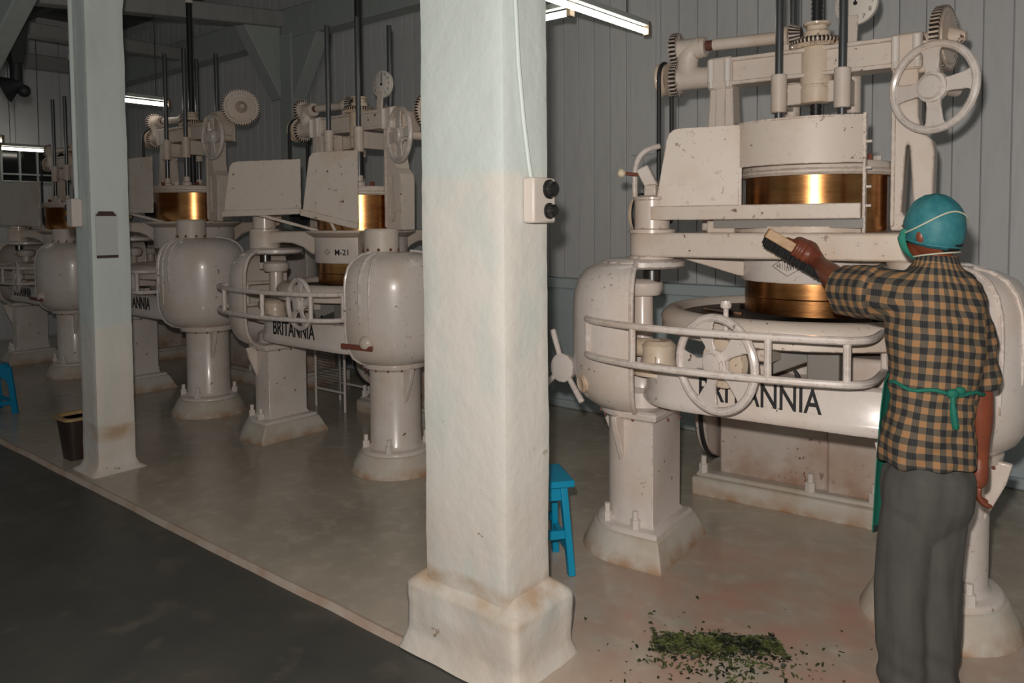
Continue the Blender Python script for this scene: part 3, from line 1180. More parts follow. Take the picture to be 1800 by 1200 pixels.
    if cfg['plate']:
        # hull of three bosses: a flat triangular plate
        pts = []
        for k_, a0, a1 in (('L', 150, 270), ('R', 270, 390), ('B', 30, 150)):
            for i in range(11):
                t = radians(a0 + (a1 - a0) * i / 10)
                pts.append((boss[k_].x + 0.105 * cos(t), boss[k_].y + 0.105 * sin(t)))
        B = MB()
        B.loft([loop3(pts, 1.432), loop3(pts, 1.545)])
        jf = B.build('jacket_frame', 'white_plate', root, 0.008)
        for k_ in ('L', 'R', 'B'):
            d = (Vector((J.x, J.y, 0)) - boss[k_]).normalized()
            s_ = d.cross(UPV)
            B = MB()
            B.prism([(0.10, 1.434), (0.46, 1.434), (0.46, 1.33), (0.40, 1.34)], boss[k_] + s_ * -0.03, d, UPV, 0.06)
            B.build('web', 'white_plate', jf, 0.004)
            B = MB()
            B.rings([(boss[k_] + V(0, 0, 1.39), 0.10), (boss[k_] + V(0, 0, 1.434), 0.112)], 28)
            B.build('crank_bearing', 'white_plate', jf, 0.003)
    else:
        B = MB()
        B.lathe([(0.318, 1.50), (0.318, 1.552), (0.40, 1.552), (0.40, 1.535), (0.34, 1.50)], Jc, seg=56)
        jf = B.build('jacket_frame', 'white_plate', root, 0.003, 50)
        for k_ in ('L', 'R', 'B'):
            d = (Vector((J.x, J.y, 0)) - boss[k_]).normalized()
            s_ = d.cross(UPV)
            pr = [(0.03, 1.545), (0.46, 1.545), (0.46, 1.36), (0.40, 1.38), (0.34, 1.425), (0.26, 1.455), (0.17, 1.462), (0.10, 1.45), (0.03, 1.43)]
            B = MB()
            B.prism(pr, boss[k_] - s_ * 0.08, d, UPV, 0.16)
            B.build('arm', 'white_plate', jf, 0.012)
            B = MB()
            B.rings([(boss[k_] + V(0, 0, 1.405), 0.095), (boss[k_] + V(0, 0, 1.415), 0.112), (boss[k_] + V(0, 0, 1.55), 0.112), (boss[k_] + V(0, 0, 1.565), 0.10)], 32)
            bs = B.build('crank_bearing', 'white_plate', jf, 0.003, 50)
            if k_ == 'R':
                for i in range(5):
                    t = radians(-130 + 40 * i)
                    B = MB()
                    B.ball(boss[k_] + V(0.113 * cos(t), 0.113 * sin(t), 1.43), 0.010, 8, 6)
                    B.build('oil_hole', 'wood_brown', bs)
    # white skirt round the foot of the brass jacket
    B = MB()
    B.lathe([(0.316, 1.315), (0.336, 1.318), (0.340, 1.33), (0.340, 1.45 if cfg['plate'] else 1.535), (0.316, 1.45 if cfg['plate'] else 1.535)], Jc, seg=64)
    sk = B.build('skirt', 'white_enamel', root, 0, 50)
    B = MB()
    B.lathe([(0.305, 1.168), (0.316, 1.168), (0.3165, 1.24), (0.3185, 1.243), (0.3165, 1.246), (0.316, 1.835), (0.305, 1.835)], Jc, seg=72)
    bj = B.build('brass_jacket', 'brass', root, 0, 30)
    B = MB()
    B.lathe([(0.0, 1.84), (0.30, 1.84), (0.30, 1.80), (0.335, 1.80), (0.345, 1.81), (0.345, 1.822), (0.336, 1.83), (0.336, 1.852), (0.328, 1.862), (0.0, 1.885)], Jc, seg=64)
    lid = B.build('jacket_lid', 'white_plate', root, 0, 40)
    for i in range(10):
        t = 2 * pi * i / 10 + 0.25
        B = MB()
        B.cyl(U(0.27 * cos(t), 0.27 * sin(t), 1.86), U(0.27 * cos(t), 0.27 * sin(t), 1.895), 0.018, seg=6)
        B.build('lid_bolt', 'wood_brown' if i % 2 else 'bolt_paint', lid)
    # band hooks joining lid to upright
    B = MB()
    B.bar(U(0.33, 0.02, 1.815), U(0.345, 0.02, 1.815), 0.02, 0.012)
    B.bar(U(0.33, 0.02, 1.785), U(0.345, 0.02, 1.785), 0.02, 0.012)
    B.build('lid_stay', 'white_plate', lid)

    # marks on the skirt
    if cfg['mark'] == 'diamond':
        ang = radians(-96)
        hw_, hh = 0.072, 0.044
        B = MB()
        for (a, b2) in (((-hw_, 0), (0, hh)), ((0, hh), (hw_, 0)), ((hw_, 0), (0, -hh)), ((0, -hh), (-hw_, 0))):
            B.bar(V(a[0], a[1], 0), V(b2[0], b2[1], 0), 0.0022, 0.002, up=(0, 0, 1))
        me = B.mesh('diamond_mark')
        bmx = bmesh.new()
        bmx.from_mesh(me)
        bmesh.ops.subdivide_edges(bmx, edges=bmx.edges, cuts=3)
        bmx.to_mesh(me)
        bmx.free()
        wrap(me, 0.340, Jc, ang, 1.395, 0.0008)
        me.materials.append(MATS['stencil_grey'])
        put('diamond_mark', me, sk)
        word = 'BRITANNIA'
        for i, ch in enumerate(word):
            u_ = (i - 4) / 4.0
            me = text_mesh(ch, 0.04, 0.36, 0.0004)
            hgt = 0.9 * (1 - abs(u_) * 0.72)
            for v in me.vertices:
                v.co.y *= hgt * 1.9
                v.co.x += u_ * 0.046
            wrap(me, 0.340, Jc, ang, 1.395, 0.0008)
            me.materials.append(MATS['stencil_grey'])
            put('letter', me, sk)
    elif cfg['mark'] == 'M-21':
        me = text_mesh('M-21', 0.058, 0.95, 0.0006)
        wrap(me, 0.340, Jc, radians(cfg['markang']), 1.395, 0.001)
        me.materials.append(MATS['black_paint'])
        tag(put('lettering', me, sk), 'black stencilled M-21')
        B = MB()
        for rr in (0.024, 0.014):
            B.tube([V(rr * 1.2 * cos(t), rr * sin(t), 0) for t in [2 * pi * i / 4 for i in range(4)]], 0.0018, 5, True)
        me = B.mesh('diamond_mark')
        for v in me.vertices:
            v.co.x -= 0.125
        wrap(me, 0.340, Jc, radians(cfg['markang']), 1.398, 0.0005)
        me.materials.append(MATS['stencil_grey'])
        put('diamond_mark', me, sk)

    # ---------------- press frame: uprights, cross beam, screw and rods
    up_ = []
    # right upright with a tapering slot
    outer = [(0.335, 1.55), (0.50, 1.55), (0.505, 1.90), (0.495, 1.945), (0.455, 1.985), (0.440, 2.05), (0.438, 2.30), (0.335, 2.30)]
    hole = [(0.380, 1.635), (0.395, 1.615), (0.418, 1.615), (0.428, 1.64), (0.408, 1.92), (0.400, 1.935), (0.393, 1.92)]

    def holed(x_sign):
        bmh = bmesh.new()
        for poly in (outer, hole):
            vs = [bmh.verts.new((J.x + x_sign * a, J.y - 0.055, b_)) for a, b_ in poly]
            for i in range(len(vs)):
                bmh.edges.new((vs[i], vs[(i + 1) % len(vs)]))
        r_ = bmesh.ops.triangle_fill(bmh, edges=bmh.edges[:], use_beauty=True)
        fs = [f for f in r_['geom'] if isinstance(f, bmesh.types.BMFace)]
        ex = bmesh.ops.extrude_face_region(bmh, geom=fs)
        for v in [g for g in ex['geom'] if isinstance(g, bmesh.types.BMVert)]:
            v.co.y += 0.13
        bmesh.ops.recalc_face_normals(bmh, faces=bmh.faces)
        me_ = bpy.data.meshes.new('upright')
        bmh.to_mesh(me_)
        bmh.free()
        me_.materials.append(MATS['white_plate'])
        return put('upright', me_, root, 0.008)
    ur = holed(1)
    B = MB()
    B.box(0.335, 0.352, -0.064, -0.05, 1.57, 2.28, Matrix.Translation(J))
    B.build('edge_strip', 'white_plate', ur, 0.003)
    # left upright, a tapered box with a sunk front
    B = MB()
    lo = [U(-0.535, -0.075, 1.55), U(-0.355, -0.075, 1.55), U(-0.355, 0.075, 1.55), U(-0.535, 0.075, 1.55)]
    hi = [U(-0.500, -0.055, 2.30), U(-0.385, -0.055, 2.30), U(-0.385, 0.055, 2.30), U(-0.500, 0.055, 2.30)]
    B.loft([lo, hi])
    ul = B.build('upright', 'white_plate', root, 0.010)
    B = MB()
    B.bar(U(-0.440, -0.080, 1.57), U(-0.440, -0.062, 2.26), 0.05, 0.012, up=(0, -1, 0))
    B.build('front_rib', 'white_plate', ul, 0.004)
    # cross beam, panelled
    B = MB()
    B.box(-0.40, 0.36, -0.045, 0.045, 2.275, 2.405, Matrix.Translation(J))
    xb = B.build('cross_beam', 'white_plate', root, 0.006)
    for z0, z1 in ((2.272, 2.292), (2.388, 2.408)):
        B = MB()
        B.box(-0.40, 0.36, -0.062, 0.062, z0, z1, Matrix.Translation(J))
        B.build('beam_flange', 'white_plate', xb, 0.004)
    for sx in (-0.445, 0.39):
        B = MB()
        B.box(sx - 0.062, sx + 0.062, -0.07, 0.07, 2.255, 2.415, Matrix.Translation(J))
        cl = B.build('beam_clamp', 'white_plate', root, 0.012)
        for bx_ in (-0.042, 0.042):
            B = MB()
            B.rings([(U(sx + bx_, -0.075, 2.29), 0.017), (U(sx + bx_, -0.075, 2.40), 0.017)], 16)
            B.cyl(U(sx + bx_, -0.075, 2.262), U(sx + bx_, -0.075, 2.29), 0.013, seg=6)
            B.build('clamp_bolt', 'bolt_paint', cl)
    # left bracket carrying the gears
    B = MB()
    B.tube(smooth_path([U(-0.49, 0, 2.335), U(-0.57, 0, 2.335), U(-0.625, 0, 2.36), U(-0.640, 0, 2.42), U(-0.615, 0, 2.48), U(-0.56, 0, 2.49)], 5), 0.055, 16)
    bk = B.build('gear_bracket', 'white_plate', root, 0, 60)
    B = MB()
    B.cyl(U(-0.70, 0, 2.49), U(-0.54, 0, 2.49), 0.052, seg=24)
    B.cyl(U(-0.72, 0, 2.335), U(-0.56, 0, 2.335), 0.055, seg=24)
    B.build('bearing', 'white_plate', bk, 0.006)
    for (gx, gz, r) in ((-0.715, 2.495, 0.085), (-0.715, 2.335, 0.085)):
        B = MB()
        B.prism(gear_poly(r, 0.018, 24), U(gx, 0, gz), (0, 1, 0), (0, 0, 1), 0.035)
        dark_gaps(B.build('spur_gear', 'grubby_paint', root, 0.0, 25), 2)
    B = MB()
    B.rings([(U(-0.735, 0, 2.345), 0.088), (U(-0.745, 0, 2.345), 0.082), (U(-0.775, 0, 2.345), 0.082), (U(-0.785, 0, 2.345), 0.09), (U(-0.79, 0, 2.345), 0.085)], 32)
    B.build('belt_pulley', 'cream_casting', root, 0, 40)
    # belt down to the lower pulley
    def belt_loop(top, r1, bot, r2, x):
        pts = []
        for i in range(13):
            t = pi * i / 12
            pts.append(U(x, top[0] - r1 * cos(t), top[1] + r1 * sin(t)))
        for i in range(13):
            t = pi + pi * i / 12
            pts.append(U(x, bot[0] - r2 * cos(t), bot[1] + r2 * sin(t)))
        return pts
    B = MB()
    B.tube(belt_loop((0.0, 2.345), 0.084, (0.0, 1.66), 0.084, -0.762), 0.012, 8, True)
    B.rings([(U(-0.62, 0, 1.66), 0.03), (U(-0.735, 0, 1.66), 0.03), (U(-0.738, 0, 1.66), 0.078), (U(-0.785, 0, 1.66), 0.078)], 24)
    bl = B.build('drive_belt', 'belt_rubber', root)
    # lower pulley, gearbox and lever on the left bearing
    c_ = U(-0.745, -0.30, 1.635)
    B = MB()
    B.rings([(c_ + V(0.10, 0, 0), 0.05), (c_ + V(0.012, 0, 0), 0.05), (c_ + V(0.010, 0, 0), 0.088), (c_ + V(-0.03, 0, 0), 0.094), (c_ + V(-0.045, 0, 0), 0.088)], 32)
    B.build('belt_pulley', 'cream_casting', root, 0, 40)
    B = MB()
    B.tube([c_ + V(-0.012, 0.094 * cos(t), 0.094 * sin(t)) for t in [2 * pi * i / 32 for i in range(32)]], 0.014, 8, True)
    B.build('pulley_belt', 'belt_rubber', root)
    g_ = V(boss['L'].x, boss['L'].y, 0)
    B = MB()
    B.rings([(g_ + V(0, 0, 1.543), 0.112), (g_ + V(0, 0, 1.560), 0.112), (g_ + V(0, 0, 1.566), 0.085), (g_ + V(0, 0, 1.70), 0.085), (g_ + V(0, 0, 1.705), 0.09), (g_ + V(0, 0, 1.715), 0.09), (g_ + V(0, 0, 1.725), 0.06)], 28)
    gb = B.build('gearbox', 'white_enamel', root, 0, 40)
    B = MB()
    B.box(g_.x - 0.03, g_.x + 0.03, g_.y - 0.03, g_.y + 0.03, 1.715, 1.775)
    B.bar(g_ + V(0.005, 0, 1.76), g_ + V(-0.045, -0.01, 1.86), 0.05, 0.06)
    B.build('lever_block', 'white_enamel', gb, 0.005)
    B = MB()
    B.tube(smooth_path([g_ + V(-0.10, 0.02, 1.72), g_ + V(-0.10, 0.02, 1.84), g_ + V(-0.085, 0.03, 1.91), g_ + V(-0.05, 0.05, 1.95), g_ + V(0.0, 0.09, 1.97)], 5), 0.014, 10)
    B.build('lever_arm', 'white_enamel', gb)
    B = MB()
    B.ball(g_ + V(-0.135, -0.06, 1.835), 0.021, 14, 10)
    kb = B.build('lever_knob', 'ivory_knob', gb)
    B = MB()
    B.cyl(g_ + V(-0.13, -0.05, 1.835), g_ + V(-0.05, -0.01, 1.825), 0.009, seg=8)
    B.build('lever_stem', 'wood_brown', gb)
    # shaft along the top to the bevel gears
    B = MB()
    B.cyl(U(-0.56, 0, 2.495), U(-0.485, 0, 2.493), 0.026, seg=16)
    B.build('shaft_end', 'shaft_brown', root)
    B = MB()
    B.cyl(U(-0.50, 0, 2.494), U(-0.12, 0, 2.482), 0.030, seg=18)
    B.build('top_shaft', 'white_plate', root)
    B = MB()
    B.rings([(U(-0.165, 0, 2.482), 0.052), (U(-0.125, 0, 2.482), 0.052)], 24)
    B.box(-0.17, -0.12, -0.03, 0.03, 2.40, 2.48, Matrix.Translation(J))
    B.build('shaft_bearing', 'white_plate', root, 0.005)
    B = MB()
    gp = gear_poly(0.058, 0.012, 18)
    lp0 = [U(-0.118, a, 2.486 + b_) for a, b_ in gp]
    lp1 = [U(-0.068, a * 0.62, 2.486 + b_ * 0.62) for a, b_ in gp]
    B.loft([lp0, lp1])
    dark_gaps(B.build('bevel_gear', 'grubby_paint', root, 0, 25), 0)
    B = MB()
    gp = gear_poly(0.122, 0.012, 40)
    B.loft([[U(a * 0.8, b_ * 0.8, 2.41) for a, b_ in gp], [U(a * 0.97, b_ * 0.97, 2.424) for a, b_ in gp], [U(a, b_, 2.438) for a, b_ in gp], [U(a * 0.86, b_ * 0.86, 2.452) for a, b_ in gp]])
    bg = B.build('bevel_gear', 'cream_casting', root, 0, 25)
    bg.data.materials.append(MATS['grease'])
    for p_ in bg.data.polygons:
        if 160 <= p_.index < 480 and p_.index % 4 != 2:
            p_.material_index = 1
    B = MB()
    B.rings([(U(0, 0, 2.148), 0.062), (U(0, 0, 2.153), 0.071), (U(0, 0, 2.222), 0.072), (U(0, 0, 2.224), 0.068), (U(0, 0, 2.232), 0.068), (U(0, 0, 2.236), 0.073), (U(0, 0, 2.405), 0.074), (U(0, 0, 2.415), 0.066), (U(0, 0, 2.485), 0.060), (U(0, 0, 2.492), 0.048), (U(0, 0, 2.512), 0.046), (U(0, 0, 2.516), 0.060), (U(0, 0, 2.526), 0.062), (U(0, 0, 2.53), 0.03)], 32)
    B.build('screw_nut', 'cream_casting', root, 0, 40)
    # threaded press screw
    B = MB()
    sec = []
    top_ = 3.50
    k_ = 0
    z = 1.87
    prs = []
    while z < top_:
        prs.append((U(0, 0, z), 0.0225 if k_ % 2 else 0.0275))
        z += 0.011
        k_ += 1
    B.rings(prs, 14)
    ps = B.build('press_screw', 'black_iron', root, 0, 60)
    B = MB()
    B.rings([(U(0, 0, 3.495), 0.034), (U(0, 0, 3.55), 0.034), (U(0, 0, 3.56), 0.02), (U(0, 0, 3.59), 0.016)], 14)
    B.build('screw_cap', 'bolt_paint', ps)
    rx_, ry_ = cfg.get('rods', (0.14, 0.12))
    for sx in (-1, 1):
        for sy in (-1, 1):
            x, y = sx * rx_, sy * ry_
            B = MB()
            B.cyl(U(x, y, 1.87), U(x, y, 3.05), 0.0185, seg=16)
            rd = B.build('press_rod', 'dark_steel', root)
            B = MB()
            B.cyl(U(x, y, 2.105), U(x, y, 2.285), 0.036, seg=20)
            B.build('rod_sleeve', 'white_plate', rd, 0.004)
            B = MB()
            B.rings([(U(x, y, 1.86), 0.042), (U(x, y, 1.89), 0.042), (U(x, y, 1.90), 0.028), (U(x, y, 1.94), 0.028)], 16)
            B.build('rod_foot', 'white_plate', rd)
        B = MB()
        B.bar(U(sx * rx_, -ry_ + 0.02, 2.195), U(sx * rx_, ry_ - 0.02, 2.195), 0.028, 0.12)
        B.bar(U(sx * 0.05, 0, 2.20), U(sx * rx_, 0, 2.20), 0.07, 0.10)
        B.build('sleeve_yoke', 'white_plate', root, 0.004)
    # pressure dial
    dn = V(-sin(radians(cfg.get('dialrot', 0))), -cos(radians(cfg.get('dialrot', 0))), 0)
    dc = U(0.155, 0.09, 2.615)
    B = MB()
    B.rings([(dc - dn * 0.020, 0.098), (dc - dn * 0.004, 0.10), (dc + dn * 0.004, 0.10), (dc + dn * 0.007, 0.096)], 40)
    dl = B.build('dial', 'dial_face', root, 0, 40)
    B = MB()
    B.bar(U(0.135, 0.075, 2.40), U(0.14, 0.085, 2.56), 0.055, 0.02, up=(0, 1, 0))
    B.build('dial_arm', 'white_plate', dl, 0.004)
    u_ = UPV.cross(dn) * -1
    u_ = V(-dn.y, dn.x, 0)
    Mr = Matrix((u_, UPV, dn)).transposed().to_4x4()
    for h_ in range(1, 13):
        a = radians(-30 * h_)          # the figures run the other way round
        me = text_mesh(str(h_), 0.030, 1.0, 0.0004)
        me.materials.append(MATS['dial_print'])
        o = put('figure', me, dl)
        p = dc + dn * 0.0075 + u_ * (0.078 * sin(a)) + UPV * (0.078 * cos(a))
        o.matrix_local = Matrix.Translation(p) @ Mr
    B = MB()
    B.bar(dc + dn * 0.010 - UPV * 0.008, dc + dn * 0.010 + UPV * 0.070, 0.006, 0.003, up=dn)
    B.cyl(dc + dn * 0.007, dc + dn * 0.014, 0.009, seg=12)
    B.build('pointer', 'black_paint', dl)
    if cfg.get('nodial'):
        for o in list(dl.children) + [dl]:
            bpy.data.objects.remove(o)
    # hand wheel on the right upright with its gear
    whc = U(*cfg.get('tw', (0.505, -0.16, 2.155)))
    a = radians(cfg.get('twrot', 25))
    nr = V(-sin(a), -cos(a), 0)
    hand_wheel(root, whc, nr, 0.195, 0.017, 4, radians(4), 0.25, 0.052, wide=0.074)
    B = MB()
    B.cyl(whc - nr * 0.02, whc - nr * 0.17, 0.028, seg=16)
    B.build('wheel_shaft', 'white_plate', root)
    gc = U(*cfg.get('tg', (0.52, 0.09, 2.40)))
    ga = radians(cfg.get('tgrot', -12))
    gn = V(cos(ga), sin(ga), 0)
    gu = V(-sin(ga), cos(ga), 0)
    gr = cfg.get('tgr', 0.145)
    B = MB()
    B.prism(gear_poly(gr, 0.014, 44), gc - gn * 0.02, gu, UPV, 0.04)
    gg = dark_gaps(B.build('spur_gear', 'white_plate', root, 0, 25), 2)
    B = MB()
    B.rings([(gc + gn * 0.018, gr * 0.80), (gc + gn * 0.026, gr * 0.78), (gc + gn * 0.030, 0.05), (gc + gn * 0.05, 0.04), (gc + gn * 0.09, 0.018)], 32)
    B.build('gear_web', 'white_plate', gg, 0, 40)
    B = MB()
    B.cyl(gc - gn * 0.02, gc - gn * 0.16, 0.045, seg=20)
    B.build('gear_bearing', 'white_plate', gg, 0.006)
    B = MB()
    B.box(0.40, 0.52, -0.04, 0.12, 2.24, max(2.38, gc.z - 0.03), Matrix.Translation(J))
    B.build('bearing_block', 'white_plate', root, 0.006)

    # ---------------- guards round the jacket
    gk = cfg['guard']
    if gk == 'hopper':
        R_, zc = 0.42, (J.x, J.y)
        a0, a1 = radians(-90 - 37), radians(-90 + 40)
        B = MB()
        B.lathe([(R_, 1.842), (R_ + 0.006, 1.842), (R_ + 0.006, 2.040), (R_, 2.040)], zc, a0, a1, 28)
        gp_ = B.build('guard_hood', 'white_plate', root, 0.0, 40)
        B = MB()
        B.lathe([(R_ - 0.06, 2.034), (R_ + 0.008, 2.034), (R_ + 0.008, 2.044), (R_ - 0.06, 2.044)], zc, a0, a1, 28)
        B.build('hood_lip', 'white_plate', gp_)
        e0 = V(zc[0] + R_ * cos(a0), zc[1] + R_ * sin(a0), 0)
        e1 = V(zc[0] + R_ * cos(a1), zc[1] + R_ * sin(a1), 0)
        # flat left plate with a rounded top corner
        tgt = V(J.x - 0.625, J.y - 0.445, 0)
        d = (tgt - e0)
        L_ = d.length
        d.normalize()
        pr = [(0, 1.655), (L_, 1.655), (L_ - 0.055, 1.98), (L_ - 0.065, 2.010), (L_ - 0.085, 2.028), (L_ - 0.115, 2.034), (0, 2.040)]
        B = MB()
        B.prism(pr, e0, d, UPV, 0.008)
        gl = B.build('guard_plate', 'white_plate', root, 0.002)
        # column between plate and window
        B = MB()
        B.bar(e0 + V(0, 0, 1.65), e0 + V(0, 0, 2.04), 0.016, 0.016, up=d)
        B.build('plate_strip', 'white_plate', gl)
        B = MB()
        B.bar(e1 + V(0.004, 0, 1.50 + 0.045), e1 + V(0.004, 0, 2.05), 0.012, 0.03, up=(0, -1, 0))
        es = B.build('edge_bar', 'white_plate', gp_)
        for zz in (1.66, 1.74, 1.82, 1.93):
            B = MB()
            B.cyl(e1 + V(0.005, 0, zz), e1 + V(0.03, 0.0, zz), 0.006, seg=8)
            B.build('edge_bolt', 'bolt_paint', es)
        # shelf along the foot of the guard, bent grey strip below
        f0 = tgt + V(-0.012, -0.01, 0)
        f1 = V(e1.x + 0.004, e1.y - 0.075, 0)
        B = MB()
        B.bar(f0 + V(0, 0, 1.638), f1 + V(0, 0, 1.638), 0.03, 0.066)
        B.build('guard_shelf', 'white_plate', root, 0.004)
        B = MB()
        B.bar(f0 * 0.7 + f1 * 0.3 + V(0, 0.07, 1.588), f1 + V(0, 0.05, 1.588), 0.012, 0.045)
        B.build('shelf_strip', 'grey_casting', root)
        B = MB()
        B.lathe([(0.33, 1.543), (0.385, 1.543), (0.385, 1.575), (0.33, 1.575)], Jc, radians(-150), radians(-48), 28)
        B.build('guard_ring', 'white_plate', root, 0.003)
        B = MB()
        B.box(J.x - 0.40, J.x - 0.27, J.y - 0.36, J.y - 0.28, 1.543, 1.60)
        B.build('latch_block', 'white_plate', root, 0.006)
        B = MB()
        B.bar(U(-0.42, -0.33, 1.612), U(-0.24, -0.33, 1.572), 0.012, 0.008)
        B.build('latch_bar', 'wood_brown', root)
    else:
        for (p0, p1, z0, z1, bow) in gk:
            p0, p1 = V(p0[0], p0[1], 0) + J, V(p1[0], p1[1], 0) + J
            d = p1 - p0
            L_ = d.length
            d.normalize()
            pr = [(0, z0), (L_, z0 + bow), (L_, z1), (0.13, z1 - 0.005), (0.085, z1 - 0.012), (0.06, z1 - 0.04)]
            B = MB()
            B.prism(pr, p0, d, UPV, 0.008)
            g1 = B.build('guard_plate', 'white_plate', root, 0.002)
            B = MB()
            B.bar(p0 + V(0, -0.012, z0 + 0.02), p1 + V(0, -0.012, z0 + bow + 0.02), 0.018, 0.045)
            B.build('plate_lip', 'white_plate', g1, 0.003)
            B = MB()
            B.bar(p1 * 0.4 + p0 * 0.6 + V(0, 0.006, z0 + 0.02), V(J.x + (p1.x - J.x) * 0.45, J.y - 0.35, 1.55), 0.02, 0.02)
            B.build('plate_stay', 'white_plate', g1)
    return root


CFGS = [
    dict(c=(-1.265, 3.752), rot=5, J=(0.05, 0.0), full=True, plate=True, mark='diamond', guard='hopper', twrot=25, hwrot=20, rdx=-0.03, sdx=-0.07, ribs=(-34, -16, 2), dialrot=14,
         label='white enamelled tea rolling machine where the worker in the green apron stands'),
    dict(c=(-4.43, 3.75), J=(-0.06, -0.05), full=False, plate=False, mark='M-21', markang=-63, dome=-72,
         guard=[((-0.66, -0.72), (-0.10, -0.45), 1.655, 2.055, 0.015), ((-0.06, -0.47), (0.33, -0.29), 1.66, 2.10, -0.10)],
         hw=(0.17, 1.075), hwrot=8, tx=-0.08, tsx=0.66, twrot=18, tw=(0.56, -0.12, 2.20), tg=(0.60, 0.16, 2.38), rods=(0.17, 0.15), ribs=(-50, -38),
         rail=[(-0.80, -0.33), (-0.85, -0.60), (-0.86, -0.70), (-0.80, -0.78), (-0.62, -0.86), (-0.34, -0.90), (-0.05, -0.90), (0.22, -0.86), (0.42, -0.79), (0.50, -0.72), (0.53, -0.62)],
         rposts=[(-0.84, -0.52), (-0.86, -0.69), (-0.56, -0.875), (-0.05, -0.90), (0.36, -0.815), (0.515, -0.68)],
         label='white tea rolling machine marked M-21 with two bent guard plates'),
    dict(c=(-6.87, 3.80), J=(-0.09, -0.07), full=False, plate=False, mark=None, scale=1.05, nodial=True, sdx=-0.06, ribs=(-68, -56, -44),
         guard=[((-0.62, -0.60), (0.28, -0.50), 1.63, 2.09, -0.005)], hw=(0.1, 1.05), hwrot=8, twrot=4, tw=(0.56, -0.12, 2.26), tg=(0.64, 0.10, 2.52), tgrot=-24, tgr=0.155, rods=(0.17, 0.15),
         label='white tea rolling machine with one flat guard plate and a large toothed disc'),
    dict(c=(-9.52, 3.74), J=(-0.06, -0.05), full=False, plate=False, mark=None, dome=-80,
         guard=[((-0.80, -0.62), (0.36, -0.50), 1.62, 2.08, -0.03)], hw=(0.2, 1.05), hwrot=8, twrot=4, rods=(0.17, 0.15), ribs=(),
         label='dim tea rolling machine nearest the barred end window'),
]
for cfg in CFGS:
    machine(cfg)

#PART2#
# ------------------------------------------------------------------ small things on the floor
def wood_stool(loc, rz):
    r = empty('stool', loc, rz)
    tag(r, 'bright blue painted wooden stool behind the thick pillar', 'stool')
    MB().box(-0.17, 0.17, -0.13, 0.13, 0.40, 0.432).build('seat', 'blue_wood', r, 0.006)
    foot = {}
    for sx in (-1, 1):
        for sy in (-1, 1):
            B = MB()
            top_, bot_ = V(sx * 0.125, sy * 0.085, 0.41), V(sx * 0.15, sy * 0.135, 0.0)
            foot[sx, sy] = (top_, bot_)
            B.bar(bot_, top_, 0.042, 0.032, up=(1, 0, 0))
            B.build('leg', 'blue_wood', r, 0.004)
    for sx in (-1, 1):
        a, b = foot[sx, -1], foot[sx, 1]
        MB().bar(a[1].lerp(a[0], 0.32), b[1].lerp(b[0], 0.32), 0.026, 0.046).build('stretcher', 'blue_wood', r, 0.003)
        MB().bar(a[1].lerp(a[0], 0.90), b[1].lerp(b[0], 0.90), 0.024, 0.07).build('apron_rail', 'blue_wood', r, 0.003)
    for sy in (-1, 1):
        a, b = foot[-1, sy], foot[1, sy]
        MB().bar(a[1].lerp(a[0], 0.45), b[1].lerp(b[0], 0.45), 0.024, 0.04).build('stretcher', 'blue_wood', r, 0.003)
        MB().bar(a[1].lerp(a[0], 0.90), b[1].lerp(b[0], 0.90), 0.022, 0.07).build('apron_rail', 'blue_wood', r, 0.003)


wood_stool((-2.165, 2.765, 0), radians(52))


def plastic_stool(loc, rz):
    r = empty('stool', loc, rz)
    tag(r, 'blue moulded plastic stool with arched legs near the slim pillar', 'stool')
    B = MB()

    def sq(h, z, rd=0.3):
        pts = []
        for i in range(32):
            t = 2 * pi * i / 32
            c_, s_ = cos(t), sin(t)
            e = 0.35
            pts.append(V(math.copysign(abs(c_) ** e, c_) * h, math.copysign(abs(s_) ** e, s_) * h, z))
        return pts
    B.loft([sq(0.15, 0.385), sq(0.152, 0.415), sq(0.145, 0.43), sq(0.12, 0.436)])
    B.build('seat', 'blue_plastic', r, 0, 50)
    for k in range(4):
        M = Matrix.Rotation(pi / 2 * k, 4, 'Z')
        # side panel: two leg halves joined by an arch
        arch = [(-0.150, 0.40), (0.150, 0.40), (0.180, 0.0), (0.128, 0.0), (0.112, 0.24), (0.095, 0.29), (0.06, 0.325), (0.0, 0.335), (-0.06, 0.325), (-0.095, 0.29), (-0.112, 0.24), (-0.128, 0.0), (-0.180, 0.0)]
        B = MB()
        vs = []
        for q in (0.0, 0.014):
            for a, z in arch:
                vs.append(M @ V(a, -(0.150 + (0.40 - z) * 0.075) + q, z))
        n_ = len(arch)
        fs = [(i, (i + 1) % n_, n_ + (i + 1) % n_, n_ + i) for i in range(n_)]
        # faces as strips so that the arch stays open
        half = [(0, 1, 6, 8), (1, 2, 3, 4), (1, 4, 5, 6), (0, 8, 9, 10), (0, 10, 11, 12), (6, 7, 8)]
        for h in half:
            fs.append(h)
            fs.append(tuple(n_ + i for i in reversed(h)))
        B.add(vs, fs)
        B.build('side', 'blue_plastic', r, 0.003)
        B = MB()
        B.bar(M @ V(-0.15, -0.168, 0.10), M @ V(0.15, -0.168, 0.10), 0.014, 0.035)
        B.build('stretcher', 'blue_plastic', r, 0.003)


plastic_stool((-7.57, 2.15, 0), radians(4))

# waste bin behind the slim pillar
bn = empty('waste_bin', (-5.66, 2.14, 0))
tag(bn, 'dark brown tapered bin with a tan rim beside the slim pillar', 'bin')


def rrect(hx, hy, z, e=0.4):
    out = []
    for i in range(28):
        t = 2 * pi * i / 28
        out.append(V(math.copysign(abs(cos(t)) ** e, cos(t)) * hx, math.copysign(abs(sin(t)) ** e, sin(t)) * hy, z))
    return out


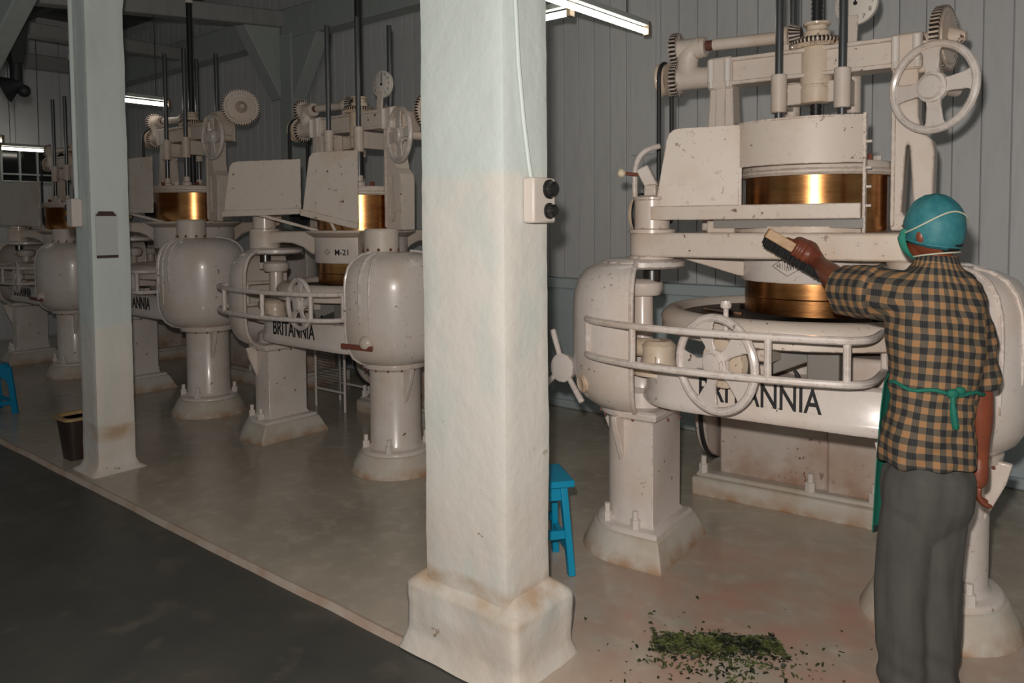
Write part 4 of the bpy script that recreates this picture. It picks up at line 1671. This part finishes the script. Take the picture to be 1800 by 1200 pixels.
B = MB()
B.loft([rrect(0.085, 0.075, 0.0), rrect(0.115, 0.105, 0.285), rrect(0.105, 0.095, 0.285), rrect(0.078, 0.068, 0.012)])
B.build('body', 'bin_brown', bn, 0, 50)
B = MB()
B.loft([rrect(0.116, 0.106, 0.275), rrect(0.130, 0.120, 0.280), rrect(0.130, 0.120, 0.298), rrect(0.104, 0.094, 0.298), rrect(0.104, 0.094, 0.275)])
B.build('rim', 'bin_rim', bn, 0, 50)

# wire mesh stand under the M-21 machine
rk = empty('wire_stand', (-5.40, 4.10, 0))
tag(rk, 'pale wire mesh stand beneath the M-21 machine', 'stand')
for x in (-0.20, 0.20):
    for y in (-0.02, 0.24):
        MB().cyl((x, y, 0), (x, y, 0.52), 0.011, seg=8).build('leg', 'bolt_paint', rk)
for y in (-0.02, 0.24):
    for z in (0.16, 0.51):
        MB().cyl((-0.2, y, z), (0.2, y, z), 0.010, seg=8).build('rail', 'bolt_paint', rk)
B = MB()
for i in range(1, 16):
    x = -0.20 + 0.40 * i / 16
    B.cyl((x, -0.02, 0.16), (x, -0.02, 0.51), 0.0018, seg=4)
for i in range(1, 14):
    z = 0.16 + 0.35 * i / 14
    B.cyl((-0.2, -0.02, z), (0.2, -0.02, z), 0.0018, seg=4)
tag(B.build('wire_mesh', 'rod_steel', rk), None, None, None, 'stuff')

# dark line shaft hanger under the roof at the left
hg = empty('shaft_hanger', (-7.05, 2.30, 2.6))
tag(hg, 'black shaft hanger with a cone pulley hanging from the roof beam', 'hanger')
MB().loft([[V(-0.05, -0.04, 0.30), V(0.05, -0.04, 0.30), V(0.05, 0.04, 0.30), V(-0.05, 0.04, 0.30)], [V(-0.10, -0.10, 0.83), V(0.10, -0.10, 0.83), V(0.10, 0.10, 0.83), V(-0.10, 0.10, 0.83)]]).build('bracket', 'hang_black', hg, 0.006)
MB().cyl((0, 0, 0.10), (0, 0, 0.34), 0.045, seg=16).build('stem', 'hang_black', hg)
MB().rings([(V(0.02, 0.04, 0.15), 0.04), (V(0.0, -0.02, 0.13), 0.06), (V(-0.03, -0.08, 0.09), 0.11), (V(-0.035, -0.09, 0.085), 0.09)], 20).build('pulley', 'hang_black', hg)
MB().ball((0.02, 0.045, 0.09), 0.05, 14, 10).build('bearing', 'hang_black', hg)

# spilled tea leaves
random.seed(21)
B = MB()


def leaf(cx_, cy_, z, s, ang, tilt, curl):
    M = Matrix.Translation((cx_, cy_, z)) @ Matrix.Rotation(ang, 4, 'Z') @ Matrix.Rotation(tilt, 4, 'Y') @ Matrix.Rotation(curl, 4, 'X')
    w = s * random.uniform(0.16, 0.30)
    up = s * random.uniform(0.1, 0.35)
    vs = [(-s / 2, 0, 0), (-s * 0.15, -w, up), (-s * 0.15, w, up * 0.7), (s * 0.2, -w * 0.9, up * 0.8), (s * 0.2, w * 0.9, up), (s / 2, 0, up * 0.2), (0, 0, up * 0.1)]
    B.add(vs, [(0, 1, 6), (0, 6, 2), (1, 3, 6), (2, 6, 4), (3, 5, 6), (4, 6, 5)], M)


ra_ = radians(39.4)
for i in range(2600):
    if i < 2150:
        u = random.uniform(-0.235, 0.235)
        k_ = 0.045 + 0.03 * noise.noise((u * 9, 1.7, 0)) + 0.01
        v = random.gauss(0.01 - u * 0.06, k_ * 0.62)
        hgt = 0.030 * max(0, 1 - abs(v - 0.01 + u * 0.06) / 0.09) * (1 - (u / 0.26) ** 4) * (0.7 + 0.6 * noise.noise((u * 11, v * 11, 4)))
    else:
        u = random.gauss(0.0, 0.17)
        v = random.gauss(-0.10, 0.08)
        hgt = 0
    if i > 2570:
        u, v = random.gauss(0.0, 0.3), random.gauss(0.05, 0.2)
    x = -1.195 + u * cos(ra_) - v * sin(ra_)
    y = 2.655 + u * sin(ra_) + v * cos(ra_)
    if y < 1.98:
        continue
    leaf(x, y, 0.004 + max(0, hgt) * random.random(), random.uniform(0.010, 0.028), random.uniform(0, 6.3), random.uniform(-0.5, 0.5), random.uniform(-0.6, 0.6))
tag(B.build('tea_leaves', 'tea_leaf', sharp=20), 'small heap of spilled green tea leaves on the floor', 'leaves', None, 'stuff')

# ------------------------------------------------------------------ the worker
PZ = radians(39.4)
per = empty('person', (-0.53, 2.80, 0), PZ)
tag(per, 'person in checked shirt, green apron and blue hair net reaching out over the machine', 'person')


def tapered(mb, joints, seg=18):
    """chain of (point, radius) or (point, ra, rb, axis_a): round ended tapered limb"""
    pts = [Vector(j[0]) for j in joints]
    rs = [j[1] for j in joints]
    P, Rr = [], []
    for i in range(len(pts) - 1):
        for k in range(6):
            t = k / 6
            P.append(pts[i].lerp(pts[i + 1], t))
            s_ = t * t * (3 - 2 * t)
            Rr.append(rs[i] * (1 - s_) + rs[i + 1] * s_)
    P.append(pts[-1])
    Rr.append(rs[-1])
    mb.tube(P, Rr, seg)
    for p, r_ in ((pts[0], rs[0]), (pts[-1], rs[-1])):
        mb.ball(p, r_ * 0.995, seg, 10)


def ell(cx_, cy_, hx, hy, z, e=0.85, n_=40, rot=0.0):
    out = []
    for i in range(n_):
        t = 2 * pi * i / n_
        a = math.copysign(abs(cos(t)) ** e, cos(t)) * hx
        b = math.copysign(abs(sin(t)) ** e, sin(t)) * hy
        out.append(V(cx_ + a * cos(rot) - b * sin(rot), cy_ + a * sin(rot) + b * cos(rot), z))
    return out


def remeshed(mb, name, material, voxel, smooth, parent, warp=None, iters=6):
    me = mb.mesh(name + '_raw')
    o = bpy.data.objects.new(name + '_raw', me)
    COL.objects.link(o)
    r_ = o.modifiers.new('r', 'REMESH')
    r_.mode = 'VOXEL'
    r_.voxel_size = voxel
    s_ = o.modifiers.new('s', 'SMOOTH')
    s_.factor = smooth
    s_.iterations = iters
    bpy.context.view_layer.update()
    out = bpy.data.meshes.new_from_object(o.evaluated_get(bpy.context.evaluated_depsgraph_get()))
    bpy.data.objects.remove(o)
    out.name = name
    if warp:
        nv = [v.normal.copy() for v in out.vertices]
        for v, nn in zip(out.vertices, nv):
            v.co += nn * warp(v.co)
    for p in out.polygons:
        p.use_smooth = True
    out.materials.clear()
    out.materials.append(MATS[material])
    return put(name, out, parent)


HEAD = V(0.022, 0.03, 1.565)
FACE = V(-0.50, 0.865, -0.06).normalized()          # looks left, towards the machine
FS = V(-FACE.y, FACE.x, 0).normalized()
SHL, ELL, WRL = V(-0.100, 0.03, 1.365), V(-0.165, 0.30, 1.362), V(-0.160, 0.515, 1.430)
SHR, ELR, WRR, HDR = V(0.128, 0.02, 1.350), V(0.150, -0.015, 1.035), V(0.166, -0.005, 0.825), V(0.160, -0.008, 0.745)
B0, B1 = V(-0.335, 0.62, 1.552), V(-0.100, 0.565, 1.402)
D = (B1 - B0).normalized()
BD = (V(0.02, -0.02, -1) - D * V(0.02, -0.02, -1).dot(D)).normalized()     # bristle side
BN = D.cross(BD).normalized()
if BN.y > 0:
    BN = -BN                                       # towards the camera side

mb = MB()
# head, jaw, nose, ears, neck
mb.ball(HEAD, (0.078, 0.086, 0.106), 24, 18)
mb.ball(HEAD + FACE * 0.030 + V(0, 0, -0.055), (0.056, 0.056, 0.058), 20, 14)
mb.ball(HEAD + FACE * 0.088 + V(0, 0, -0.022), (0.014, 0.014, 0.020), 12, 8)
mb.ball(HEAD + FACE * 0.076 + V(0, 0, 0.018), (0.035, 0.035, 0.012), 12, 8)
for sg in (-1, 1):
    mb.ball(HEAD + FS * 0.078 * sg - FACE * 0.005 + V(0, 0, -0.018), (0.018, 0.018, 0.030), 12, 8)
tapered(mb, [(V(0.024, 0.015, 1.40), 0.060), (V(0.024, 0.022, 1.48), 0.050)])
# trunk
mb.loft([ell(0.0, 0.0, 0.105, 0.075, 0.78), ell(0.01, 0.0, 0.095, 0.07, 0.95), ell(0.025, 0.005, 0.105, 0.075, 1.15), ell(0.022, 0.012, 0.112, 0.072, 1.30), ell(0.022, 0.015, 0.075, 0.055, 1.38), ell(0.022, 0.015, 0.05, 0.05, 1.42)])
# arms
tapered(mb, [(SHL + V(0.01, 0.02, -0.01), 0.046), (ELL, 0.044)])
tapered(mb, [(ELL, 0.047), (ELL.lerp(WRL, 0.35), 0.046), (WRL, 0.031)])
tapered(mb, [(SHR + V(-0.01, 0, -0.02), 0.044), (ELR, 0.042)])
tapered(mb, [(ELR, 0.044), (ELR.lerp(WRR, 0.3), 0.043), (WRR, 0.028)])
# legs
for sx, kx in ((-0.066, -0.070), (0.050, 0.040)):
    tapered(mb, [(V(sx * 0.9, 0, 0.80), 0.060), (V(kx, 0.02, 0.45), 0.052), (V(kx, 0.03, 0.33), 0.050), (V(kx * 0.95, 0.0, 0.07), 0.034)])
    mb.ball((kx * 0.95, 0.035, 0.035), (0.034, 0.085, 0.028), 16, 10)
# left hand closed round the brush block
HC = B0.lerp(B1, 0.60)
palm = HC - BD * 0.030 + V(0, 0.012, 0)
tapered(mb, [(WRL, 0.030), (WRL.lerp(palm, 0.55), 0.034), (palm + D * 0.012, 0.036), (palm - D * 0.034, 0.029)])
mb.ball(palm - BN * -0.012, 0.034, 16, 12)
lens = (0.92, 1.0, 0.95, 0.80)
for i in range(4):
    p = HC + D * (-0.042 + 0.0225 * i)
    q = lens[i]
    chain = [p - BD * 0.040 + BN * 0.004, p - BD * 0.036 * q + BN * 0.034 * q, p - BD * 0.008 + BN * 0.046 * q, p + BD * 0.018 * q + BN * 0.038 * q, p + BD * 0.026 * q + BN * 0.020]
    mb.tube(smooth_path(chain, 5), [0.0115] * 6 + [0.0108] * 6 + [0.0102] * 5 + [0.0095] * 3 + [0.008], 10)
    mb.ball(chain[-1], 0.0085, 10, 8)
    mb.ball(chain[1], 0.0125, 10, 8)
th = [palm + D * 0.020 - BN * 0.01, palm - D * 0.030 - BN * 0.020, palm - D * 0.062 - BN * 0.012 + BD * 0.006, palm - D * 0.085 + BN * 0.002 + BD * 0.010]
mb.tube(smooth_path(th, 5), [0.015] * 5 + [0.0125] * 5 + [0.0105] * 5 + [0.009], 10)
mb.ball(th[-1], 0.0092, 10, 8)
# right hand hanging, half curled
tapered(mb, [(WRR, 0.026), (HDR.lerp(WRR, 0.3), 0.030), (HDR, 0.030)])
hd = (HDR - WRR).normalized()
hs = V(0.35, 0.9, 0).normalized()
hp_ = hd.cross(hs).normalized()
for i in range(4):
    p = HDR + hs * (-0.030 + 0.020 * i) + hd * 0.018
    q = (0.85, 0.97, 1.0, 0.9)[i]
    chain = [p, p + hd * 0.032 * q, p + hd * 0.056 * q - hp_ * -0.014, p + hd * 0.066 * q - hp_ * -0.034]
    mb.tube(smooth_path(chain, 4), [0.0100] * 4 + [0.0092] * 4 + [0.0085] * 4 + [0.0075], 10)
    mb.ball(chain[-1], 0.0078, 10, 8)
chain = [HDR + hs * 0.02 - hd * 0.03, HDR + hs * 0.048 + hd * 0.002, HDR + hs * 0.050 + hd * 0.030 + hp_ * 0.01]
mb.tube(smooth_path(chain, 4), 0.0105, 10)
mb.ball(chain[-1], 0.0105, 10, 8)
body = remeshed(mb, 'body', 'skin', 0.0042, 0.5, per, iters=3)

# shirt
mb = MB()
mb.loft([ell(0.000, 0.0, 0.150, 0.118, 0.800), ell(0.000, 0.0, 0.145, 0.114, 0.86), ell(0.002, 0.0, 0.134, 0.108, 0.94), ell(0.012, 0.0, 0.132, 0.106, 1.02), ell(0.022, 0.003, 0.145, 0.110, 1.10),
         ell(0.024, 0.006, 0.154, 0.114, 1.20), ell(0.022, 0.010, 0.158, 0.112, 1.28), ell(0.020, 0.014, 0.156, 0.102, 1.345), ell(0.022, 0.016, 0.132, 0.090, 1.385), ell(0.022, 0.017, 0.100, 0.076, 1.425), ell(0.023, 0.018, 0.066, 0.064, 1.455)])
tapered(mb, [(SHL + V(0.03, 0, -0.020), 0.090), (SHL.lerp(ELL, 0.45) + V(0, 0, -0.014), 0.090)])
mb.rings([(SHL.lerp(ELL, 0.25) + V(0, 0, -0.012), 0.090), (SHL.lerp(ELL, 0.90) + V(0, 0, -0.018), 0.092)], 24)
tapered(mb, [(SHR + V(-0.02, 0, -0.01), 0.078), (SHR.lerp(ELR, 0.5), 0.066)])
mb.rings([(SHR.lerp(ELR, 0.3), 0.068), (SHR.lerp(ELR, 0.97), 0.064)], 24)


def shirt_fold(p):
    a = noise.noise((p.x * 9 + p.z * 5, p.y * 9, p.z * 9 - p.x * 7)) * 0.009
    b = noise.noise((p.x * 20 - p.z * 14, p.y * 18, p.z * 22 + p.x * 9)) * 0.005
    c = 0.007 * sin((p.z - p.x * 0.8) * 62) * max(0, noise.noise((p.x * 5, p.y * 5, p.z * 4 + 3)))
    low = max(0, (0.95 - p.z) / 0.15) * 0.006 * sin(math.atan2(p.y, p.x) * 7 + 1)
    return a + b + c + low


sh = remeshed(mb, 'shirt', 'plaid_cloth', 0.006, 0.5, per, shirt_fold, 3)


def cloth_coords(me):
    at_ = me.attributes.new('cloth', 'FLOAT_VECTOR', 'POINT')
    al, ar = (ELL - SHL).normalized(), (ELR - SHR).normalized()
    out = []
    for v in me.vertices:
        p = v.co
        done = False
        for o_, ax_, r_, lim in ((SHL + V(0, 0, -0.014), al, 0.125, 0.055), (SHR, ar, 0.085, 0.06)):
            q = p - o_
            t = q.dot(ax_)
            d_ = q - ax_ * t
            if t > lim and d_.length < r_ and (ax_ is al or p.x > 0.075):
                e1 = UPV.cross(ax_)
                e1 = e1.normalized() if e1.length > 0.2 else V(1, 0, 0)
                e2 = ax_.cross(e1)
                an = math.atan2(d_.dot(e1), d_.dot(e2))
                out += [t, an * 0.075, 0] if ax_ is al else [an * 0.065, t, 0]
                done = True
                break
        if not done:
            an = math.atan2(p.x - 0.018, -(p.y - 0.004))
            out += [an * 0.135 + 0.01 * sin(p.z * 9), p.z + 0.12 * abs(p.x) * 0.3 + p.x * 0.10, 0]
    at_.data.foreach_set('vector', out)


cloth_coords(sh.data)
sh['label'] = 'brown and black checked short-sleeved shirt'
mb = MB()
mb.lathe([(0.054, 1.440), (0.064, 1.436), (0.070, 1.452), (0.062, 1.480), (0.056, 1.482)], (0.024, 0.018), seg=32)
cl_ = mb.build('collar', 'plaid_cloth', sh, 0, 60)
cloth_coords(cl_.data)

# trousers
mb = MB()
mb.loft([ell(0, 0, 0.112, 0.082, 0.88), ell(0, 0, 0.118, 0.088, 0.80), ell(-0.004, 0, 0.138, 0.110, 0.765), ell(-0.006, 0, 0.142, 0.112, 0.72), ell(-0.008, 0, 0.138, 0.106, 0.66), ell(-0.010, 0, 0.118, 0.088, 0.60), ell(-0.014, 0, 0.070, 0.060, 0.54)])
for hx_, kx, r0, r1, r2 in ((-0.062, -0.070, 0.086, 0.088, 0.082), (0.042, 0.026, 0.086, 0.088, 0.084)):
    P_ = [(V(hx_ * 0.8, 0, 0.70), r0), (V((hx_ + kx) / 2, 0.005, 0.60), r0), (V(kx, 0.012, 0.38), r1), (V(kx * 0.95, 0.002, 0.16), r2), (V(kx * 0.9, -0.004, 0.018), r2 * 0.93)]
    pts = [p for p, _ in P_]
    mb.tube(smooth_path(pts, 5), [r0] * 6 + [r0 * 0.99] * 4 + [r1] * 5 + [r2] * 5 + [r2 * 0.93], 24)


def trouser_fold(p):
    t = math.atan2(p.y, p.x + 0.02)
    a = noise.noise((p.x * 16 + p.z * 1.6, p.y * 16, p.z * 2.2)) * 0.010
    b = noise.noise((p.x * 34, p.y * 30, p.z * 5 + p.x * 6)) * 0.0035
    c = 0.007 * max(0, (0.25 - p.z) / 0.25) * sin(p.z * 70 + p.x * 30)
    return a + b + c


tr = remeshed(mb, 'trousers', 'trouser_cloth', 0.0065, 0.5, per, trouser_fold, 3)
tr['label'] = 'loose grey cotton trousers'
for kx in (-0.055, 0.022):
    b_ = MB()
    b_.loft([ell(kx, 0.03, 0.036, 0.100, 0.0, 0.8, 24), ell(kx, 0.03, 0.040, 0.105, 0.02, 0.8, 24), ell(kx, 0.025, 0.037, 0.095, 0.055, 0.8, 24), ell(kx, 0.01, 0.034, 0.06, 0.085, 0.9, 24)])
    b_.build('shoe', 'shoe', per, 0, 50)

# apron: sheet round the front, tied at the back
b_ = MB()
rows = []
for k in range(15):
    t = k / 14
    z = 1.09 - t * 0.585
    row = []
    for i in range(17):
        u = -1 + 2 * i / 16
        x = 0.012 - u * (0.140 - 0.018 * t ** 0.5)
        arc = 0.126 * sqrt(max(0, 1 - u * u * 0.98))
        y = arc * (1 - t ** 0.45) + (0.150 + 0.03 * (1 - u * u)) * t ** 0.45 + 0.006 * sin(u * 9) * t
        row.append(V(x, y, z))
    rows.append(row)


def sheet(rows, th):
    b2 = MB()
    R_, C_ = len(rows), len(rows[0])
    ctr = V(0.0, 0.0, 0)
    vs = [p for r_ in rows for p in r_]
    vs += [p + V((ctr - p).x, (ctr - p).y, 0).normalized() * th for r_ in rows for p in r_]
    n_ = R_ * C_
    fs = []
    for i in range(R_ - 1):
        for j in range(C_ - 1):
            a = i * C_ + j
            q = (a, a + 1, a + C_ + 1, a + C_)
            fs.append(q)
            fs.append(tuple(n_ + v for v in reversed(q)))
    edge = [(0, j) for j in range(C_)] + [(i, C_ - 1) for i in range(1, R_)] + [(R_ - 1, j) for j in range(C_ - 2, -1, -1)] + [(i, 0) for i in range(R_ - 2, 0, -1)]
    ids = [i * C_ + j for i, j in edge]
    for k in range(len(ids)):
        a, b = ids[k], ids[(k + 1) % len(ids)]
        fs.append((a, b, n_ + b, n_ + a))
    b2.add(vs, fs)
    return b2


ap = sheet(rows, 0.004).build('apron', 'apron_green', per, 0, 60)
ap['label'] = 'dark green cotton apron tied at the back'
sheet([[p + V(0, 0.001, 0.022) for p in rows[-1]], [p + V(0, 0.001, -0.002) for p in rows[-1]]], 0.007).build('hem', 'apron_hem', ap, 0, 60)
b_ = MB()
pts = []
for i in range(25):
    t = radians(178 + 184 * i / 24)
    hx_, hy_ = 0.144, 0.116
    pts.append(V(0.018 + hx_ * cos(t), 0.001 + hy_ * sin(t), 1.068 - 0.03 * i / 24 + 0.006 * sin(i * 0.9)))
b_.tube(pts, 0.0062, 8)
b_.build('apron_string', 'apron_green', ap)
b_ = MB()
kn = V(0.004, -0.126, 1.056)
b_.ball(kn, (0.019, 0.013, 0.016), 12, 8)
b_.ball(kn + V(0.024, 0.002, 0.008), (0.018, 0.009, 0.014), 12, 8)
b_.tube(smooth_path([kn, kn + V(-0.004, -0.008, -0.03), kn + V(0.0, -0.008, -0.07), kn + V(0.010, -0.004, -0.112)], 4), [0.008] * 6 + [0.011] * 5 + [0.011, 0.006], 8)
b_.build('bow', 'apron_green', ap)

# hair, net, mask, elastic
b_ = MB()
loops = []
for k in range(15):
    el_ = radians(90 - 133 * k / 14)
    lp = []
    for i in range(40):
        t = 2 * pi * i / 40
        dirv = V(cos(t), sin(t), 0)
        back = -dirv.dot(FACE)
        e2 = el_ + (radians(22) * (1 - back) * 0.5 * (k / 14) ** 2)
        rr_ = 1.01 + 0.040 * noise.noise((cos(t) * 2.4, sin(t) * 2.4, k * 0.30)) + 0.022 * noise.noise((cos(t) * 8, sin(t) * 8, k * 0.55))
        if k == 14:
            rr_ *= 0.95
        lp.append(HEAD + V(0, 0, 0.006) + V(0.090 * cos(e2) * cos(t), 0.099 * cos(e2) * sin(t), 0.112 * sin(e2)) * rr_)
    loops.append(lp)
b_.loft(loops)
nt_ = b_.build('hair_net', 'hair_net', per, 0, 70)
nt_['label'] = 'thin turquoise disposable hair net'
b_ = MB()
b_.tube([HEAD + (p - HEAD) * 1.005 for p in loops[13]], 0.004, 8, True)
b_.build('net_edge', 'hair_net', nt_)
b_ = MB()
b_.ball(HEAD - FACE * 0.030 + V(0, 0, -0.045), (0.058, 0.058, 0.040), 18, 12)
b_.build('hair', 'hair', per)
# mask: patch over nose, mouth and chin
rows = []
for k in range(9):
    el_ = radians(8 - 62 * k / 8)
    row = []
    for i in range(17):
        az = radians(-62 + 124 * i / 16)
        dv = FACE * cos(az) + FS * sin(az)
        c0 = HEAD + V(0, 0, -0.012)
        pr_ = 0.098 + 0.016 * cos(az) ** 2 * (1 if 1 < k < 7 else 0.4) - 0.004 * (k in (0, 8))
        row.append(c0 + V(dv.x * cos(el_), dv.y * cos(el_), 0) * pr_ + V(0, 0, 0.110 * sin(el_)))
    rows.append(row)
b2 = MB()
vs = [p for r_ in rows for p in r_] + [p + (HEAD - p).normalized() * 0.004 for r_ in rows for p in r_]
n_ = 9 * 17
fs = []
for i in range(8):
    for j in range(16):
        a = i * 17 + j
        q = (a, a + 1, a + 18, a + 17)
        fs += [q, tuple(n_ + v for v in reversed(q))]
b2.add(vs, fs)
mk = b2.build('face_mask', 'mask_green', per, 0, 60)
for r_, lift, zb in ((1, 0.050, 0.020), (7, 0.0, -0.075)):
    # ties that go right round the back of the head
    ends = (rows[r_][16], rows[r_][0])
    z0, z1 = ends[0].z - HEAD.z, ends[1].z - HEAD.z
    pts = []
    for i in range(25):
        t = i / 24
        az = radians(62 + 236 * t)
        dv = FACE * cos(az) + FS * sin(az)
        z = z0 * (1 - t) + z1 * t + (zb - (z0 + z1) / 2) * sin(pi * t) + lift * sin(pi * t) ** 2 * cos(pi * (t - 0.2))
        zz = min(0.95, abs(z / 0.118))
        c_ = sqrt(1 - zz * zz)
        k_ = max(c_, 0.80 if r_ == 1 else 0.70)
        pts.append(HEAD + V(dv.x * 0.097 * k_, dv.y * 0.106 * k_, 0) + V(0, 0, z + 0.004))
    b_ = MB()
    b_.tube(smooth_path(pts, 3), 0.0028, 6)
    b_.build('mask_tie', 'elastic', mk)

# brush held in the left hand: a thing of its own
bo = empty('brush', per.matrix_world @ V(0, 0, 0))
bo.location = per.location
bo.rotation_euler = per.rotation_euler
tag(bo, 'wooden hand brush with black bristles held in the outstretched hand', 'brush')
b_ = MB()
th_ = 0.040
prof = []
for s_, w_ in ((0.0, 0.018), (0.012, 0.026), (0.5, 0.028), (1.0, 0.022)):
    p = B0.lerp(B1, s_) if s_ not in (0.0,) else B0 - D * 0.0
    prof.append([p - BD * th_ / 2 - BN * w_, p - BD * th_ / 2 + BN * w_, p + BD * th_ / 2 + BN * w_, p + BD * th_ / 2 - BN * w_])
b_.loft(prof)
b_.build('block', 'brush_wood', bo, 0.005)
b_ = MB()
random.seed(5)
for i in range(520):
    s_, w_ = random.uniform(0.02, 0.98), random.uniform(-0.024, 0.024)
    p = B0.lerp(B1, s_) + BN * w_ + BD * 0.018
    L_ = 0.036 + 0.006 * random.random() - 0.012 * (s_ > 0.93) - 0.01 * (s_ < 0.05)
    q = p + (BD + V(0.16, 0, 0) + V(random.gauss(0, 0.06), random.gauss(0, 0.06), 0)) * L_
    b_.cyl(p, q, 0.0026, 0.0016, seg=4)
tag(b_.build('bristles', 'bristle', bo), None, None, None, 'stuff')
